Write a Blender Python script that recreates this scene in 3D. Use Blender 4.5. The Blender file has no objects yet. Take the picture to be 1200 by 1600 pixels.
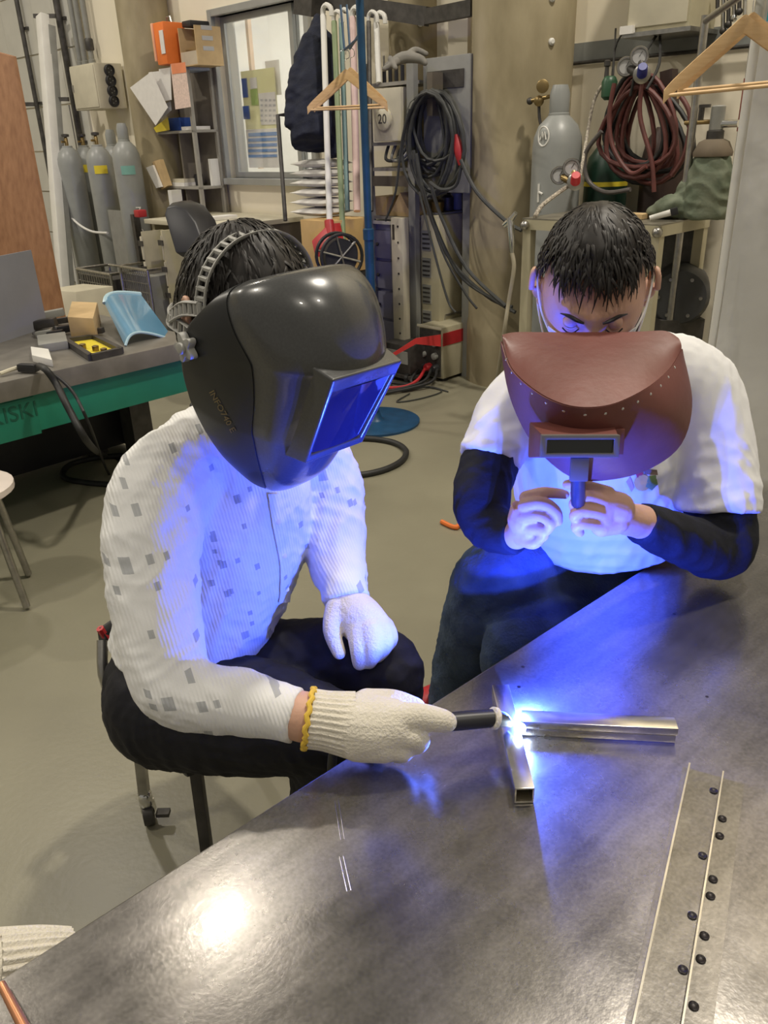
import bpy, bmesh, math, random
import numpy as np
from mathutils import Vector, Matrix, noise as mnoise
random.seed(7); np.random.seed(7)
scene = bpy.context.scene
COL = scene.collection

# ---------------------------------------------------------------- camera
FPX = 1250.0; PITCH = math.radians(25.0); ROLL = math.radians(2.0); CAMH = 1.43
c_f = Vector((0, math.cos(PITCH), -math.sin(PITCH)))
c_u0 = Vector((0, math.sin(PITCH), math.cos(PITCH))); c_r0 = Vector((1, 0, 0))
c_r = c_r0*math.cos(ROLL) - c_u0*math.sin(ROLL)
c_u = c_r0*math.sin(ROLL) + c_u0*math.cos(ROLL)
CAM = Vector((0, 0, CAMH))
cam_d = bpy.data.cameras.new('camera'); cam = bpy.data.objects.new('camera', cam_d); COL.objects.link(cam)
cam_d.sensor_fit = 'VERTICAL'; cam_d.sensor_height = 36.0; cam_d.lens = 36.0*FPX/1600.0
cam_d.clip_start = 0.02; cam_d.clip_end = 100
m = Matrix((c_r, c_u, -c_f)).transposed().to_4x4(); m.translation = CAM; cam.matrix_world = m
scene.camera = cam

# ---------------------------------------------------------------- world and lights
world = bpy.data.worlds.new('hall_ambient'); scene.world = world; world.use_nodes = True
wb = world.node_tree.nodes['Background']; wb.inputs[0].default_value = (1.0, 0.93, 0.80, 1); wb.inputs[1].default_value = 0.255
LAMPS = [(-3.0, 5.95, 6.0, 90), (2.4, -1.2, 6.0, 48), (-3.6, 0.6, 6.0, 100), (0.4, -2.8, 6.0, 34), (-7.0, 5.2, 6.0, 230), (1.7, 2.3, 6.0, 200)]
for lx, ly, lz, pw in LAMPS:
    ld = bpy.data.lights.new('high_bay_light', 'AREA'); ld.shape = 'DISK'; ld.size = 0.36; ld.energy = pw; ld.color = (1.0, 0.92, 0.79)
    lo = bpy.data.objects.new('high_bay_light', ld); lo.location = (lx, ly, lz); COL.objects.link(lo)
vs = scene.view_settings
vs.view_transform = 'Standard'; vs.look = 'None'; vs.gamma = 1.0; vs.use_curve_mapping = False; vs.exposure = 0.0

# ---------------------------------------------------------------- helpers
def ray(px, py): return c_f + c_r*((px-600)/FPX) + c_u*((800-py)/FPX)
def at(px, py, d=None, z=None):
    v = ray(px, py)
    return CAM + v*(d if d is not None else (z-CAMH)/v.z)
EX = Vector((.70, -.714, 0)).normalized(); EY = Vector((.714, .70, 0)).normalized(); EZ = Vector((0, 0, 1))
WC = 4.35
WMAT = Matrix((EX, EY, EZ)).transposed().to_4x4(); WMAT.translation = EY*WC
WINV = WMAT.inverted()
def wl(px, py, o=0.0):
    v = ray(px, py); t = (WC-o)/(v.dot(EY)); return WINV @ (CAM+v*t)
def wrect(x0, y0, x1, y1, o):
    a = wl(x0, y0, o); b = wl(x1, y1, o); return a.x, b.x, b.z, a.z
def frame(p, xdir):
    x = Vector((xdir[0], xdir[1], 0)).normalized(); y = Vector((-x.y, x.x, 0))
    M_ = Matrix((x, y, EZ)).transposed().to_4x4(); M_.translation = Vector(p); return M_
def wframe(p): M_ = WMAT.copy(); M_.translation = Vector(p); return M_

_mats = {}
def mat(name, col, rough=.5, metal=0., var=.12, scale=8., bump=0., bscale=40., col2=None, spec=.5, stretch=None, emit=None, alpha=None, coat=0., trans=0.):
    if name in _mats: return _mats[name]
    m = bpy.data.materials.new(name); m.use_nodes = True; nt = m.node_tree; b = nt.nodes['Principled BSDF']
    b.inputs['Roughness'].default_value = rough; b.inputs['Metallic'].default_value = metal
    b.inputs['Specular IOR Level'].default_value = spec; b.inputs['Coat Weight'].default_value = coat
    if trans: b.inputs['Transmission Weight'].default_value = trans
    tc = nt.nodes.new('ShaderNodeTexCoord'); mp = nt.nodes.new('ShaderNodeMapping')
    nt.links.new(tc.outputs['Object'], mp.inputs[0])
    if stretch: mp.inputs['Scale'].default_value = stretch
    n = nt.nodes.new('ShaderNodeTexNoise'); n.inputs['Scale'].default_value = scale; n.inputs['Detail'].default_value = 5
    nt.links.new(mp.outputs[0], n.inputs['Vector'])
    r = nt.nodes.new('ShaderNodeValToRGB'); r.color_ramp.elements[0].position = .3; r.color_ramp.elements[1].position = .7
    c2 = col2 or tuple(min(1, c*(1+var)) for c in col); c1 = tuple(c*(1-var) for c in col) if not col2 else col
    r.color_ramp.elements[0].color = (*c1, 1); r.color_ramp.elements[1].color = (*c2, 1)
    nt.links.new(n.outputs['Fac'], r.inputs[0]); nt.links.new(r.outputs[0], b.inputs['Base Color'])
    if bump:
        n2 = nt.nodes.new('ShaderNodeTexNoise'); n2.inputs['Scale'].default_value = bscale; n2.inputs['Detail'].default_value = 3
        nt.links.new(mp.outputs[0], n2.inputs['Vector'])
        bp = nt.nodes.new('ShaderNodeBump'); bp.inputs['Strength'].default_value = bump; bp.inputs['Distance'].default_value = .01
        nt.links.new(n2.outputs['Fac'], bp.inputs['Height']); nt.links.new(bp.outputs[0], b.inputs['Normal'])
    if emit: b.inputs['Emission Color'].default_value = (*emit[0], 1); b.inputs['Emission Strength'].default_value = emit[1]
    if alpha is not None: b.inputs['Alpha'].default_value = alpha
    _mats[name] = m; return m

ORG = {}
def thing(name, label, cat, loc, group=None):
    o = bpy.data.objects.new(name, None); COL.objects.link(o); o.location = loc; o.empty_display_size = .05
    o['label'] = label; o['category'] = cat
    if group: o['group'] = group
    ORG[o.name] = Vector(loc); return o
def tag(o, label, cat, group=None):
    o['label'] = label; o['category'] = cat
    if group: o['group'] = group
    return o
def struct(o): o['kind'] = 'structure'; return o
def world_org(o):
    return ORG.get(o.name, Vector((0, 0, 0)))

def finish(name, me, material, parent=None, smooth=40, origin=None):
    """me holds world coordinates; shift to parent's origin or to the base centre"""
    n = len(me.vertices); co = np.empty(n*3, np.float32); me.vertices.foreach_get('co', co); co = co.reshape(-1, 3)
    if origin is None:
        if parent is not None and not parent.get('_own'): org = world_org(parent)
        else: org = None
        mn = co.min(0); mx = co.max(0); own = Vector(((mn[0]+mx[0])/2, (mn[1]+mx[1])/2, mn[2]))
    else: own = Vector(origin)
    co -= np.array(own, np.float32); me.vertices.foreach_set('co', co.ravel()); me.update()
    o = bpy.data.objects.new(name, me); COL.objects.link(o)
    if material: me.materials.append(material)
    if smooth:
        me.polygons.foreach_set('use_smooth', [True]*len(me.polygons))
        if smooth < 180: me.set_sharp_from_angle(angle=math.radians(smooth))
    ORG[o.name] = own
    if parent is not None:
        o.parent = parent; o.location = own - world_org(parent)
    else: o.location = own
    return o

def catmull(pts, k):
    if k <= 1 or len(pts) < 3: return list(pts)
    out = []
    n = len(pts)
    for i in range(n-1):
        p0 = pts[max(i-1, 0)]; p1 = pts[i]; p2 = pts[i+1]; p3 = pts[min(i+2, n-1)]
        for j in range(k):
            t = j/k
            out.append(tuple(.5*((2*b)+(-a+c)*t+(2*a-5*b+4*c-d)*t*t+(-a+3*b-3*c+d)*t**3) for a, b, c, d in zip(p0, p1, p2, p3)))
    out.append(tuple(pts[-1])); return out

class B:
    def __init__(s, M=None): s.v = []; s.f = []; s.M = M
    def add(s, vs, fs):
        k = len(s.v); s.v += [tuple(s.M @ Vector(p)) for p in vs] if s.M else [tuple(p) for p in vs]
        s.f += [tuple(i+k for i in f) for f in fs]; return s
    def bx(s, x0, x1, y0, y1, z0, z1):
        return s.add([(x0,y0,z0),(x1,y0,z0),(x1,y1,z0),(x0,y1,z0),(x0,y0,z1),(x1,y0,z1),(x1,y1,z1),(x0,y1,z1)],
                     [(0,3,2,1),(4,5,6,7),(0,1,5,4),(1,2,6,5),(2,3,7,6),(3,0,4,7)])
    def slab(s, quad, t):
        """quad of 4 points extruded by vector t"""
        q = [Vector(p) for p in quad]; t = Vector(t)
        return s.add(q+[p+t for p in q], [(0,1,2,3),(7,6,5,4),(0,4,5,1),(1,5,6,2),(2,6,7,3),(3,7,4,0)])
    def bar(s, p0, p1, w, h, up=(0,0,1)):
        p0 = Vector(p0); p1 = Vector(p1); d = (p1-p0).normalized(); u = Vector(up)
        a = d.cross(u)
        if a.length < 1e-4: a = d.cross(Vector((1,0,0)))
        a.normalize(); b = a.cross(d).normalized()
        q = [p0+a*w/2*i+b*h/2*j for i, j in ((-1,-1),(1,-1),(1,1),(-1,1))]
        return s.slab(q, p1-p0)
    def tube(s, pts, r, n=10, k=1, closed=False, cap=True, ref=None, flat=None):
        pts = [Vector(p) for p in pts]
        rr = list(r) if isinstance(r, (list, tuple)) else [r]*len(pts)
        if k > 1:
            data = catmull([(p.x, p.y, p.z, q) for p, q in zip(pts, rr)], k)
            pts = [Vector(x[:3]) for x in data]; rr = [max(1e-5, x[3]) for x in data]
        m = len(pts); tang = []
        for i in range(m):
            a = pts[(i-1) % m] if closed else pts[max(i-1, 0)]; b = pts[(i+1) % m] if closed else pts[min(i+1, m-1)]
            t = b-a
            tang.append(t.normalized() if t.length > 1e-9 else Vector((0,0,1)))
        t0 = tang[0]; nrm = Vector(ref) if ref else (Vector((0,0,1)) if abs(t0.z) < .9 else Vector((1,0,0)))
        nrm = (nrm-t0*nrm.dot(t0)).normalized(); vs = []
        for i in range(m):
            nrm = (nrm-tang[i]*nrm.dot(tang[i]))
            nrm = nrm.normalized() if nrm.length > 1e-6 else Vector((1,0,0))
            bn = tang[i].cross(nrm); fl = flat if flat else 1.0
            for j in range(n):
                a = 2*math.pi*j/n; vs.append(pts[i]+(nrm*math.cos(a)*fl+bn*math.sin(a))*rr[i])
        fs = []
        for i in range(m if closed else m-1):
            for j in range(n):
                i2 = (i+1) % m
                fs.append((i*n+j, i*n+(j+1) % n, i2*n+(j+1) % n, i2*n+j))
        if cap and not closed: fs += [tuple(range(n-1, -1, -1)), tuple((m-1)*n+j for j in range(n))]
        return s.add(vs, fs)
    def cyl(s, p0, p1, r0, r1=None, n=20): return s.tube([p0, p1], [r0, r0 if r1 is None else r1], n)
    def lathe(s, prof, c=(0,0,0), axis=(0,0,1), n=24):
        ax = Vector(axis).normalized(); a = Vector((1,0,0)) if abs(ax.x) < .9 else Vector((0,1,0))
        a = (a-ax*a.dot(ax)).normalized(); b = ax.cross(a); c = Vector(c); vs = []; fs = []
        for r, z in prof:
            for j in range(n):
                t = 2*math.pi*j/n; vs.append(c+ax*z+(a*math.cos(t)+b*math.sin(t))*max(r, 1e-5))
        m = len(prof)
        for i in range(m-1):
            for j in range(n): fs.append((i*n+j, i*n+(j+1) % n, (i+1)*n+(j+1) % n, (i+1)*n+j))
        fs += [tuple(range(n-1, -1, -1)), tuple((m-1)*n+j for j in range(n))]
        return s.add(vs, fs)
    def prism(s, poly, z0, z1):
        n = len(poly)
        return s.add([(x, y, z0) for x, y in poly]+[(x, y, z1) for x, y in poly],
              [tuple(range(n-1, -1, -1)), tuple(range(n, 2*n))]+[(i, (i+1) % n, n+(i+1) % n, n+i) for i in range(n)])
    def ball(s, c, r, n=16, m=10):
        r = r if isinstance(r, (tuple, list)) else (r, r, r); c = Vector(c); vs = [c+Vector((0,0,r[2]))]; fs = []
        for i in range(1, m):
            t = math.pi*i/m
            for j in range(n):
                p = 2*math.pi*j/n; vs.append(c+Vector((r[0]*math.sin(t)*math.cos(p), r[1]*math.sin(t)*math.sin(p), r[2]*math.cos(t))))
        vs.append(c-Vector((0,0,r[2]))); L = len(vs)-1
        for j in range(n): fs.append((0, 1+j, 1+(j+1) % n)); fs.append((L, L-n+(j+1) % n, L-n+j))
        for i in range(m-2):
            for j in range(n):
                a = 1+i*n; fs.append((a+j, a+n+j, a+n+(j+1) % n, a+(j+1) % n))
        return s.add(vs, fs)
    def grid(s, rows):
        nv = len(rows[0]); vs = [p for r in rows for p in r]
        return s.add(vs, [(i*nv+j, i*nv+j+1, (i+1)*nv+j+1, (i+1)*nv+j) for i in range(len(rows)-1) for j in range(nv-1)])
    def mesh(s, name='m'):
        me = bpy.data.meshes.new(name); me.from_pydata(s.v, [], s.f); me.validate(); return me
    def build(s, name, material, parent=None, bevel=0, smooth=40, solid=0, fixn=True, seg=2):
        me = s.mesh(name)
        bm = bmesh.new(); bm.from_mesh(me)
        if fixn and not solid: bmesh.ops.recalc_face_normals(bm, faces=bm.faces)
        if solid: bmesh.ops.solidify(bm, geom=bm.faces[:], thickness=solid)
        if bevel:
            es = [e for e in bm.edges if len(e.link_faces) == 2 and e.calc_face_angle(0) > .6]
            bmesh.ops.bevel(bm, geom=es, offset=bevel, segments=seg, affect='EDGES', profile=.6, clamp_overlap=True)
        bm.to_mesh(me); bm.free()
        return finish(name, me, material, parent, smooth)

def one(b, name, label, cat, material, group=None, **k):
    return tag(b.build(name, material, None, **k), label, cat, group)

def copy_tree(root, loc, label=None, rz=None):
    r = root.copy(); COL.objects.link(r); r.location = loc
    if rz is not None: r.rotation_euler = (0, 0, rz)
    if label: r['label'] = label
    ORG[r.name] = Vector(loc)
    def rec(src, dst):
        for ch in list(src.children):
            c = ch.copy(); COL.objects.link(c); c.parent = dst; rec(ch, c)
    rec(root, r); return r

def remesh(b, voxel, smooth_it=4, name='m'):
    me = b.mesh(name); bm = bmesh.new(); bm.from_mesh(me); bmesh.ops.recalc_face_normals(bm, faces=bm.faces); bm.to_mesh(me); bm.free()
    o = bpy.data.objects.new('tmp', me); COL.objects.link(o)
    r = o.modifiers.new('r', 'REMESH'); r.mode = 'VOXEL'; r.voxel_size = voxel; r.adaptivity = 0
    if smooth_it:
        s = o.modifiers.new('s', 'SMOOTH'); s.factor = .5; s.iterations = smooth_it
    dg = bpy.context.evaluated_depsgraph_get()
    out = bpy.data.meshes.new_from_object(o.evaluated_get(dg)); bpy.data.objects.remove(o); bpy.data.meshes.remove(me)
    out.materials.clear(); return out

def coords(me):
    n = len(me.vertices); co = np.empty(n*3, np.float64); me.vertices.foreach_get('co', co); return co.reshape(-1, 3)
def normals(me):
    n = len(me.vertices); co = np.empty(n*3, np.float64); me.vertices.foreach_get('normal', co); return co.reshape(-1, 3)
def wrinkle(me, amp, freq, seed=1, axis=None, sharp=True):
    """real cloth folds: warped sine folds pushed along the normals"""
    rs = np.random.RandomState(seed); co = coords(me); nn = normals(me); d = np.zeros(len(co))
    warp = sum(np.sin(co@(rs.normal(size=3)*freq*.35)+rs.rand()*6) for _ in range(4))*.6
    for i in range(5):
        k = rs.normal(size=3); k /= np.linalg.norm(k)
        if axis is not None: k = k*.45+np.array(axis)*(1 if rs.rand() > .2 else .2)
        w = np.sin(co@(k*freq*(.6+.9*rs.rand()))+warp*1.6+rs.rand()*6)
        mask = np.clip(.5+.5*np.sin(co@(rs.normal(size=3)*freq*.3)+rs.rand()*6), 0, 1)
        d += (1-np.abs(w) if sharp else w)*mask
    d -= d.mean(); co += nn*(d*amp)[:, None]
    me.vertices.foreach_set('co', co.ravel()); me.update()
def nd(px, py, d, r): p = at(px, py, d); return (p, r*d/FPX)
def chain(b, nodes, n=20, k=5):
    """nodes: (px, py, depth, radius in px) -> rounded, tapering limb"""
    q = [nd(*x) for x in nodes]; b.tube([p for p, _ in q], [r for _, r in q], n=n, k=k)
    for p, r in (q[0], q[-1]): b.ball(p, r*.985, n=n, m=12)
    return b
def wchain(b, pts, rad, n=16, k=5):
    b.tube(pts, rad, n=n, k=k)
    for p, r in ((pts[0], rad[0]), (pts[-1], rad[-1])): b.ball(p, r*.985, n=n, m=10)
    return b
def text_obj(name, s, M_, size, material, parent, extrude=.0006):
    cu = bpy.data.curves.new(name, 'FONT'); cu.body = s; cu.size = size; cu.extrude = extrude; cu.align_x = 'CENTER'; cu.align_y = 'CENTER'
    o = bpy.data.objects.new(name, cu); COL.objects.link(o); o.matrix_world = M_
    bpy.context.view_layer.update()
    dg = bpy.context.evaluated_depsgraph_get(); me = bpy.data.meshes.new_from_object(o.evaluated_get(dg)); bpy.data.objects.remove(o)
    me.transform(M_); me.materials.clear()
    return finish(name, me, material, parent, smooth=0)
# ---------------------------------------------------------------- materials
def table_mat():
    m = bpy.data.materials.new('worn_steel_plate'); m.use_nodes = True; nt = m.node_tree; b = nt.nodes['Principled BSDF']
    L = nt.links.new; N = nt.nodes.new
    tc = N('ShaderNodeTexCoord'); mp = N('ShaderNodeMapping'); mp.inputs['Rotation'].default_value = (0, 0, math.radians(-41.5)); L(tc.outputs['Object'], mp.inputs[0])
    mp2 = N('ShaderNodeMapping'); mp2.inputs['Scale'].default_value = (2.2, 26, 1); L(mp.outputs[0], mp2.inputs[0])
    st = N('ShaderNodeTexNoise'); st.inputs['Scale'].default_value = 1.6; st.inputs['Detail'].default_value = 6; L(mp2.outputs[0], st.inputs['Vector'])
    bl = N('ShaderNodeTexNoise'); bl.inputs['Scale'].default_value = 5; bl.inputs['Detail'].default_value = 8; bl.inputs['Roughness'].default_value = .65; L(mp.outputs[0], bl.inputs['Vector'])
    fine = N('ShaderNodeTexNoise'); fine.inputs['Scale'].default_value = 230; fine.inputs['Detail'].default_value = 2; L(mp.outputs[0], fine.inputs['Vector'])
    mx = N('ShaderNodeMix'); mx.data_type = 'FLOAT'; mx.inputs[0].default_value = .6; L(st.outputs[0], mx.inputs[2]); L(bl.outputs[0], mx.inputs[3])
    mx2 = N('ShaderNodeMix'); mx2.data_type = 'FLOAT'; mx2.inputs[0].default_value = .25; L(mx.outputs[0], mx2.inputs[2]); L(fine.outputs[0], mx2.inputs[3])
    cr = N('ShaderNodeValToRGB'); e = cr.color_ramp.elements; e[0].position = .33; e[0].color = (.125, .118, .11, 1); e[1].position = .66; e[1].color = (.33, .31, .285, 1); L(mx2.outputs[0], cr.inputs[0])
    # pits and rust freckles
    vo = N('ShaderNodeTexVoronoi'); vo.inputs['Scale'].default_value = 22; L(mp.outputs[0], vo.inputs['Vector'])
    lt = N('ShaderNodeMath'); lt.operation = 'LESS_THAN'; lt.inputs[1].default_value = .07; L(vo.outputs['Distance'], lt.inputs[0])
    sel = N('ShaderNodeMath'); sel.operation = 'GREATER_THAN'; sel.inputs[1].default_value = .80; sx = N('ShaderNodeSeparateColor'); L(vo.outputs['Color'], sx.inputs[0]); L(sx.outputs[0], sel.inputs[0])
    mu = N('ShaderNodeMath'); mu.operation = 'MULTIPLY'; L(lt.outputs[0], mu.inputs[0]); L(sel.outputs[0], mu.inputs[1])
    mc = N('ShaderNodeMix'); mc.data_type = 'RGBA'; L(mu.outputs[0], mc.inputs[0]); L(cr.outputs[0], mc.inputs[6]); mc.inputs[7].default_value = (.045, .035, .03, 1)
    L(mc.outputs[2], b.inputs['Base Color'])
    b.inputs['Metallic'].default_value = .80; b.inputs['Coat Weight'].default_value = .22; b.inputs['Coat Roughness'].default_value = .11
    rr = N('ShaderNodeMapRange'); rr.inputs[1].default_value = .3; rr.inputs[2].default_value = .7; rr.inputs[3].default_value = .20; rr.inputs[4].default_value = .32; L(bl.outputs[0], rr.inputs[0]); L(rr.outputs[0], b.inputs['Roughness'])
    bp = N('ShaderNodeBump'); bp.inputs['Strength'].default_value = .10; bp.inputs['Distance'].default_value = .004; L(mx2.outputs[0], bp.inputs['Height']); L(bp.outputs[0], b.inputs['Normal'])
    return m
M_TABLE = table_mat()
M_FLOOR = mat('painted_concrete_floor', (.235, .22, .158), .34, var=.10, scale=2.2, bump=.05, bscale=60, spec=.45)
M_WALL = mat('cream_wall_paint', (.80, .735, .585), .7, var=.05, scale=1.5, bump=.05, bscale=30)
M_COLUMN = mat('stained_concrete', (.19, .155, .085), .8, scale=3.5, col2=(.42, .36, .235), bump=.25, bscale=14, stretch=(1, 1, .45))
M_STEEL = mat('bare_steel', (.42, .41, .39), .32, 1., var=.2, scale=30)
M_DSTEEL = mat('dark_steel', (.075, .07, .065), .5, .5, var=.3, scale=20)
M_CHROME = mat('chrome', (.75, .75, .74), .12, 1., var=.05)
M_GREYP = mat('grey_paint', (.25, .25, .23), .5, var=.12, scale=9)
M_CYL = mat('grey_cylinder_paint', (.29, .30, .29), .38, var=.10, scale=7)
M_BEIGE = mat('beige_machine_paint', (.46, .42, .29), .5, var=.12, scale=6)
M_BEIGE2 = mat('pale_beige_paint', (.56, .52, .40), .5, var=.10, scale=6)
M_WHITE = mat('white_plastic', (.74, .73, .69), .45, var=.05)
M_PAPER = mat('white_paper', (.72, .70, .66), .8, var=.05, scale=20)
M_BLACK = mat('black_rubber', (.018, .018, .018), .55, var=.3, scale=25)
M_BLACKPL = mat('black_plastic', (.022, .022, .024), .4, var=.2)
M_BLUE = mat('blue_stand_paint', (.008, .055, .13), .42, var=.2, scale=15)
M_RED = mat('red_paint', (.45, .025, .03), .45, var=.15)
M_ORANGE = mat('orange_plastic', (.80, .19, .03), .5, var=.08)
M_YELLOW = mat('yellow_plastic', (.75, .60, .04), .5, var=.08)
M_GREEN = mat('green_bench_paint', (.012, .20, .125), .45, var=.15, scale=5)
M_CARD = mat('cardboard', (.52, .37, .19), .8, var=.12, scale=10)
M_WOOD = mat('pale_wood', (.66, .42, .20), .5, scale=14, col2=(.78, .54, .28), stretch=(1, 1, 8))
M_BOARD = mat('brown_plywood', (.25, .115, .05), .6, scale=6, col2=(.36, .18, .085), stretch=(7, 7, .8))
M_HOSE = mat('dark_red_hose', (.115, .035, .03), .55, var=.25, scale=15)
M_CABLE = mat('grey_black_cable', (.045, .047, .045), .5, var=.25, scale=20)
M_NAVY = mat('navy_cloth', (.010, .013, .028), .9, var=.3, scale=20, bump=.3, bscale=70)
M_LAV = mat('lavender_drawer_paint', (.25, .25, .36), .5, var=.08)
M_GLASS = mat('window_glass', (.9, .93, .95), .03, trans=1.0, var=0, alpha=.25)
M_CURTAIN = mat('white_sheet', (.62, .61, .58), .8, var=.05, scale=3, bump=.3, bscale=9)

# ---------------------------------------------------------------- the setting
b = B(); b.bx(-14, 7, -5, 15, -.1, 0); struct(b.build('floor', M_FLOOR, smooth=0))
# back wall with the office window opening
wx0, wx1, wz0, wz1 = wl(348, 150).x, wl(487, 150).x, wl(372, 278).z, wl(348, 24).z
b = B(WMAT); sL, sR = -14.0, 4.0
b.bx(sL, wx0, 0, .18, 0, 6.6); b.bx(wx1, sR, 0, .18, 0, 6.6); b.bx(wx0, wx1, 0, .18, 0, wz0); b.bx(wx0, wx1, 0, .18, wz1, 6.6)
WALL = struct(b.build('wall_back', M_WALL, smooth=0))
struct(B(WMAT).bx(-13.0, -12.8, -12, 0, 0, 6.6).build('wall_left', M_WALL, smooth=0))
# siding panels on the far left part of the wall
M_SIDE = mat('grey_white_siding', (.56, .55, .50), .6, var=.08, scale=3)
px_edges = [-90, -40, 8, 20, 48, 68, 100, 112, 128]
zs = [0, .55, 1.0, 1.42, 1.86, 2.35, 2.9, 3.6]
for i in range(len(px_edges)-1):
    xa = wl(px_edges[i], 100).x; xb = wl(px_edges[i+1], 100).x
    for j in range(len(zs)-1):
        B(WMAT).bx(xa+.006, xb-.006, -.02-.004*((i+j) % 3), -.001, zs[j]+.008, zs[j+1]-.008).build('siding_panel', M_SIDE, WALL, smooth=0)
# office behind the window
M_OFF = mat('office_white', (.78, .78, .76), .8, var=.03)
b = B(WMAT); ox0, ox1 = wx0-1.2, wx1+1.6
b.bx(ox0, ox1, 3.0, 3.1, -.1, 3.0); b.bx(ox0-.1, ox0, .18, 3.1, -.1, 3.0); b.bx(ox1, ox1+.1, .18, 3.1, -.1, 3.0); b.bx(ox0, ox1, .18, 3.1, -.2, -.1); b.bx(ox0, ox1, .18, 3.1, 3.0, 3.1)
o = struct(b.build('wall_office', M_OFF, smooth=0))
M_TUBE = mat('fluorescent_tube', (1, 1, 1), .5, emit=((1, .97, .9), 7))
for i in range(3):
    yy = .9+.75*i
    rt = thing('ceiling_light', ['bright fluorescent batten nearest the office window', 'middle fluorescent batten on the office ceiling', 'fluorescent batten at the back of the office'][i], 'light', WMAT @ Vector(((wx0+wx1)/2-.1, yy, 2.9)), 'office ceiling lights')
    B(WMAT).bx(wx0-.6, wx1+.3, yy-.07, yy+.07, 2.94, 2.995).build('housing', M_WHITE, rt)
    B(WMAT).tube([(wx0-.55, yy, 2.92), (wx1+.25, yy, 2.92)], .022, 10).build('tube', M_TUBE, rt)
ld = bpy.data.lights.new('office_light', 'AREA'); ld.shape = 'RECTANGLE'; ld.size = 1.6; ld.size_y = 1.6; ld.energy = 55; ld.color = (1, .96, .86)
lo = bpy.data.objects.new('office_light', ld); COL.objects.link(lo); lo.location = WMAT @ Vector(((wx0+wx1)/2, 1.6, 2.88))
# window frame
M_ALU = mat('aluminium_frame', (.40, .41, .41), .4, .6, var=.06)
win = B(WMAT); t = .05
win.bx(wx0-t, wx0, -.04, .19, wz0-t, wz1+t); win.bx(wx1, wx1+t, -.04, .19, wz0-t, wz1+t)
win.bx(wx0, wx1, -.04, .19, wz1, wz1+t); win.bx(wx0-.02, wx1+.02, -.07, .19, wz0-t, wz0)
W1 = struct(win.build('window_1', M_ALU, smooth=0, bevel=.004))
xm = wl(452, 140).x
for (a, c, yy) in ((wx0, xm+.03, .05), (xm-.03, wx1, .10)):
    f = B(WMAT); w = .045
    f.bx(a, a+w, yy, yy+.03, wz0, wz1); f.bx(c-w, c, yy, yy+.03, wz0, wz1); f.bx(a+w, c-w, yy, yy+.03, wz1-w, wz1); f.bx(a+w, c-w, yy, yy+.03, wz0, wz0+w)
    fo = f.build('sash', M_ALU, W1, smooth=0)
    B(WMAT).bx(a+w, c-w, yy+.012, yy+.017, wz0+w, wz1-w).build('pane', M_GLASS, fo, smooth=0)
# sheets stuck behind the left pane
def sheet(px0, py0, px1, py1, o, material, name, label, cat='notice', parent=None):
    x0, x1, z0, z1 = wrect(px0, py0, px1, py1, -o)
    q = B(WMAT); q.bx(x0, x1, o, o+.003, z0, z1)
    return one(q, name, label, cat, material, smooth=0) if parent is None else q.build(name, material, parent, smooth=0)
M_YPAP = mat('pale_yellow_paper', (.74, .72, .40), .8, var=.05); M_GPAP = mat('green_print', (.35, .48, .14), .8, var=.05); M_BPAP = mat('blue_print', (.02, .07, .30), .7, var=.1)
nb = sheet(376, 112, 436, 200, .085, M_YPAP, 'notice_poster', 'pale yellow poster with blue and green patches stuck on the office window')
for q in ((377, 123, 388, 152), (379, 166, 391, 186)): sheet(*q, .081, M_BPAP, 'blue_patch', '', parent=nb)
sheet(391, 140, 404, 164, .081, M_GPAP, 'green_patch', '', parent=nb); sheet(390, 122, 402, 138, .081, M_PAPER, 'white_patch', '', parent=nb)
cal = sheet(404, 146, 434, 194, .081, M_PAPER, 'calendar_page', 'white calendar page at the right of the yellow window poster')
M_GREYPR = mat('grey_print', (.45, .45, .45), .8, var=.05)
for i in range(5):
    for j in range(4): sheet(407+j*6.6, 155+i*8, 411+j*6.6, 158+i*8, .079, M_GREYPR, 'date_mark', '', parent=cal)
ns = sheet(384, 203, 437, 262, .085, M_PAPER, 'printed_notice', 'white notice with blue ruled lines low on the office window')
for i in range(5): sheet(388, 208+i*8.5, 433, 211.5+i*8.5, .081, mat('blue_line', (.12, .25, .52), .7), 'ruled_line', '', parent=ns)
sheet(414, 96, 440, 148, .12, M_PAPER, 'taped_sheet', 'plain white sheet taped above the calendar page on the window')
B(WMAT).bx(wl(385, 60, -.9).x, wl(389, 60, -.9).x, .9, .94, 1.2, 2.9).build('trim_1', mat('office_post', (.55, .40, .28), .6), None)['kind'] = 'structure'

# concrete columns
def column(name, px, r_px, o, label, bolts=()):
    p = WMAT @ Vector((wl(px, 200, o).x, -o, 0)); d = (p-CAM).dot(c_f)+0.0
    d = (Vector((p.x, p.y, CAMH))-CAM).dot(c_f); r = r_px*d/FPX
    c = B().lathe([(r*1.03, 0), (r*1.03, .35), (r, .40), (r, 6.6)], (p.x, p.y, 0), n=40).build(name, M_COLUMN)
    struct(c)
    for px_, py_ in bolts:
        v = ray(px_, py_); # anchor on the cylinder surface facing the hall
        k = (Vector((p.x, p.y, 0))-CAM); tt = (k.x*v.x+k.y*v.y)/(v.x**2+v.y**2); q = CAM+v*tt; dr = Vector((q.x-p.x, q.y-p.y, 0))
        back = math.sqrt(max(0, r*r-dr.length_squared)); hv = Vector((v.x, v.y, 0)).normalized(); s_ = q-hv*back
        n_ = Vector((s_.x-p.x, s_.y-p.y, 0)).normalized()
        B().lathe([(.018, 0), (.018, .012), (.010, .02)], s_-n_*.004, n_, 10).build('anchor_bolt', M_WHITE, c)
    return p, r
PC_R = column('column_right', 812, 76, .18, '', [(862, 8), (861, 72)])
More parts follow.
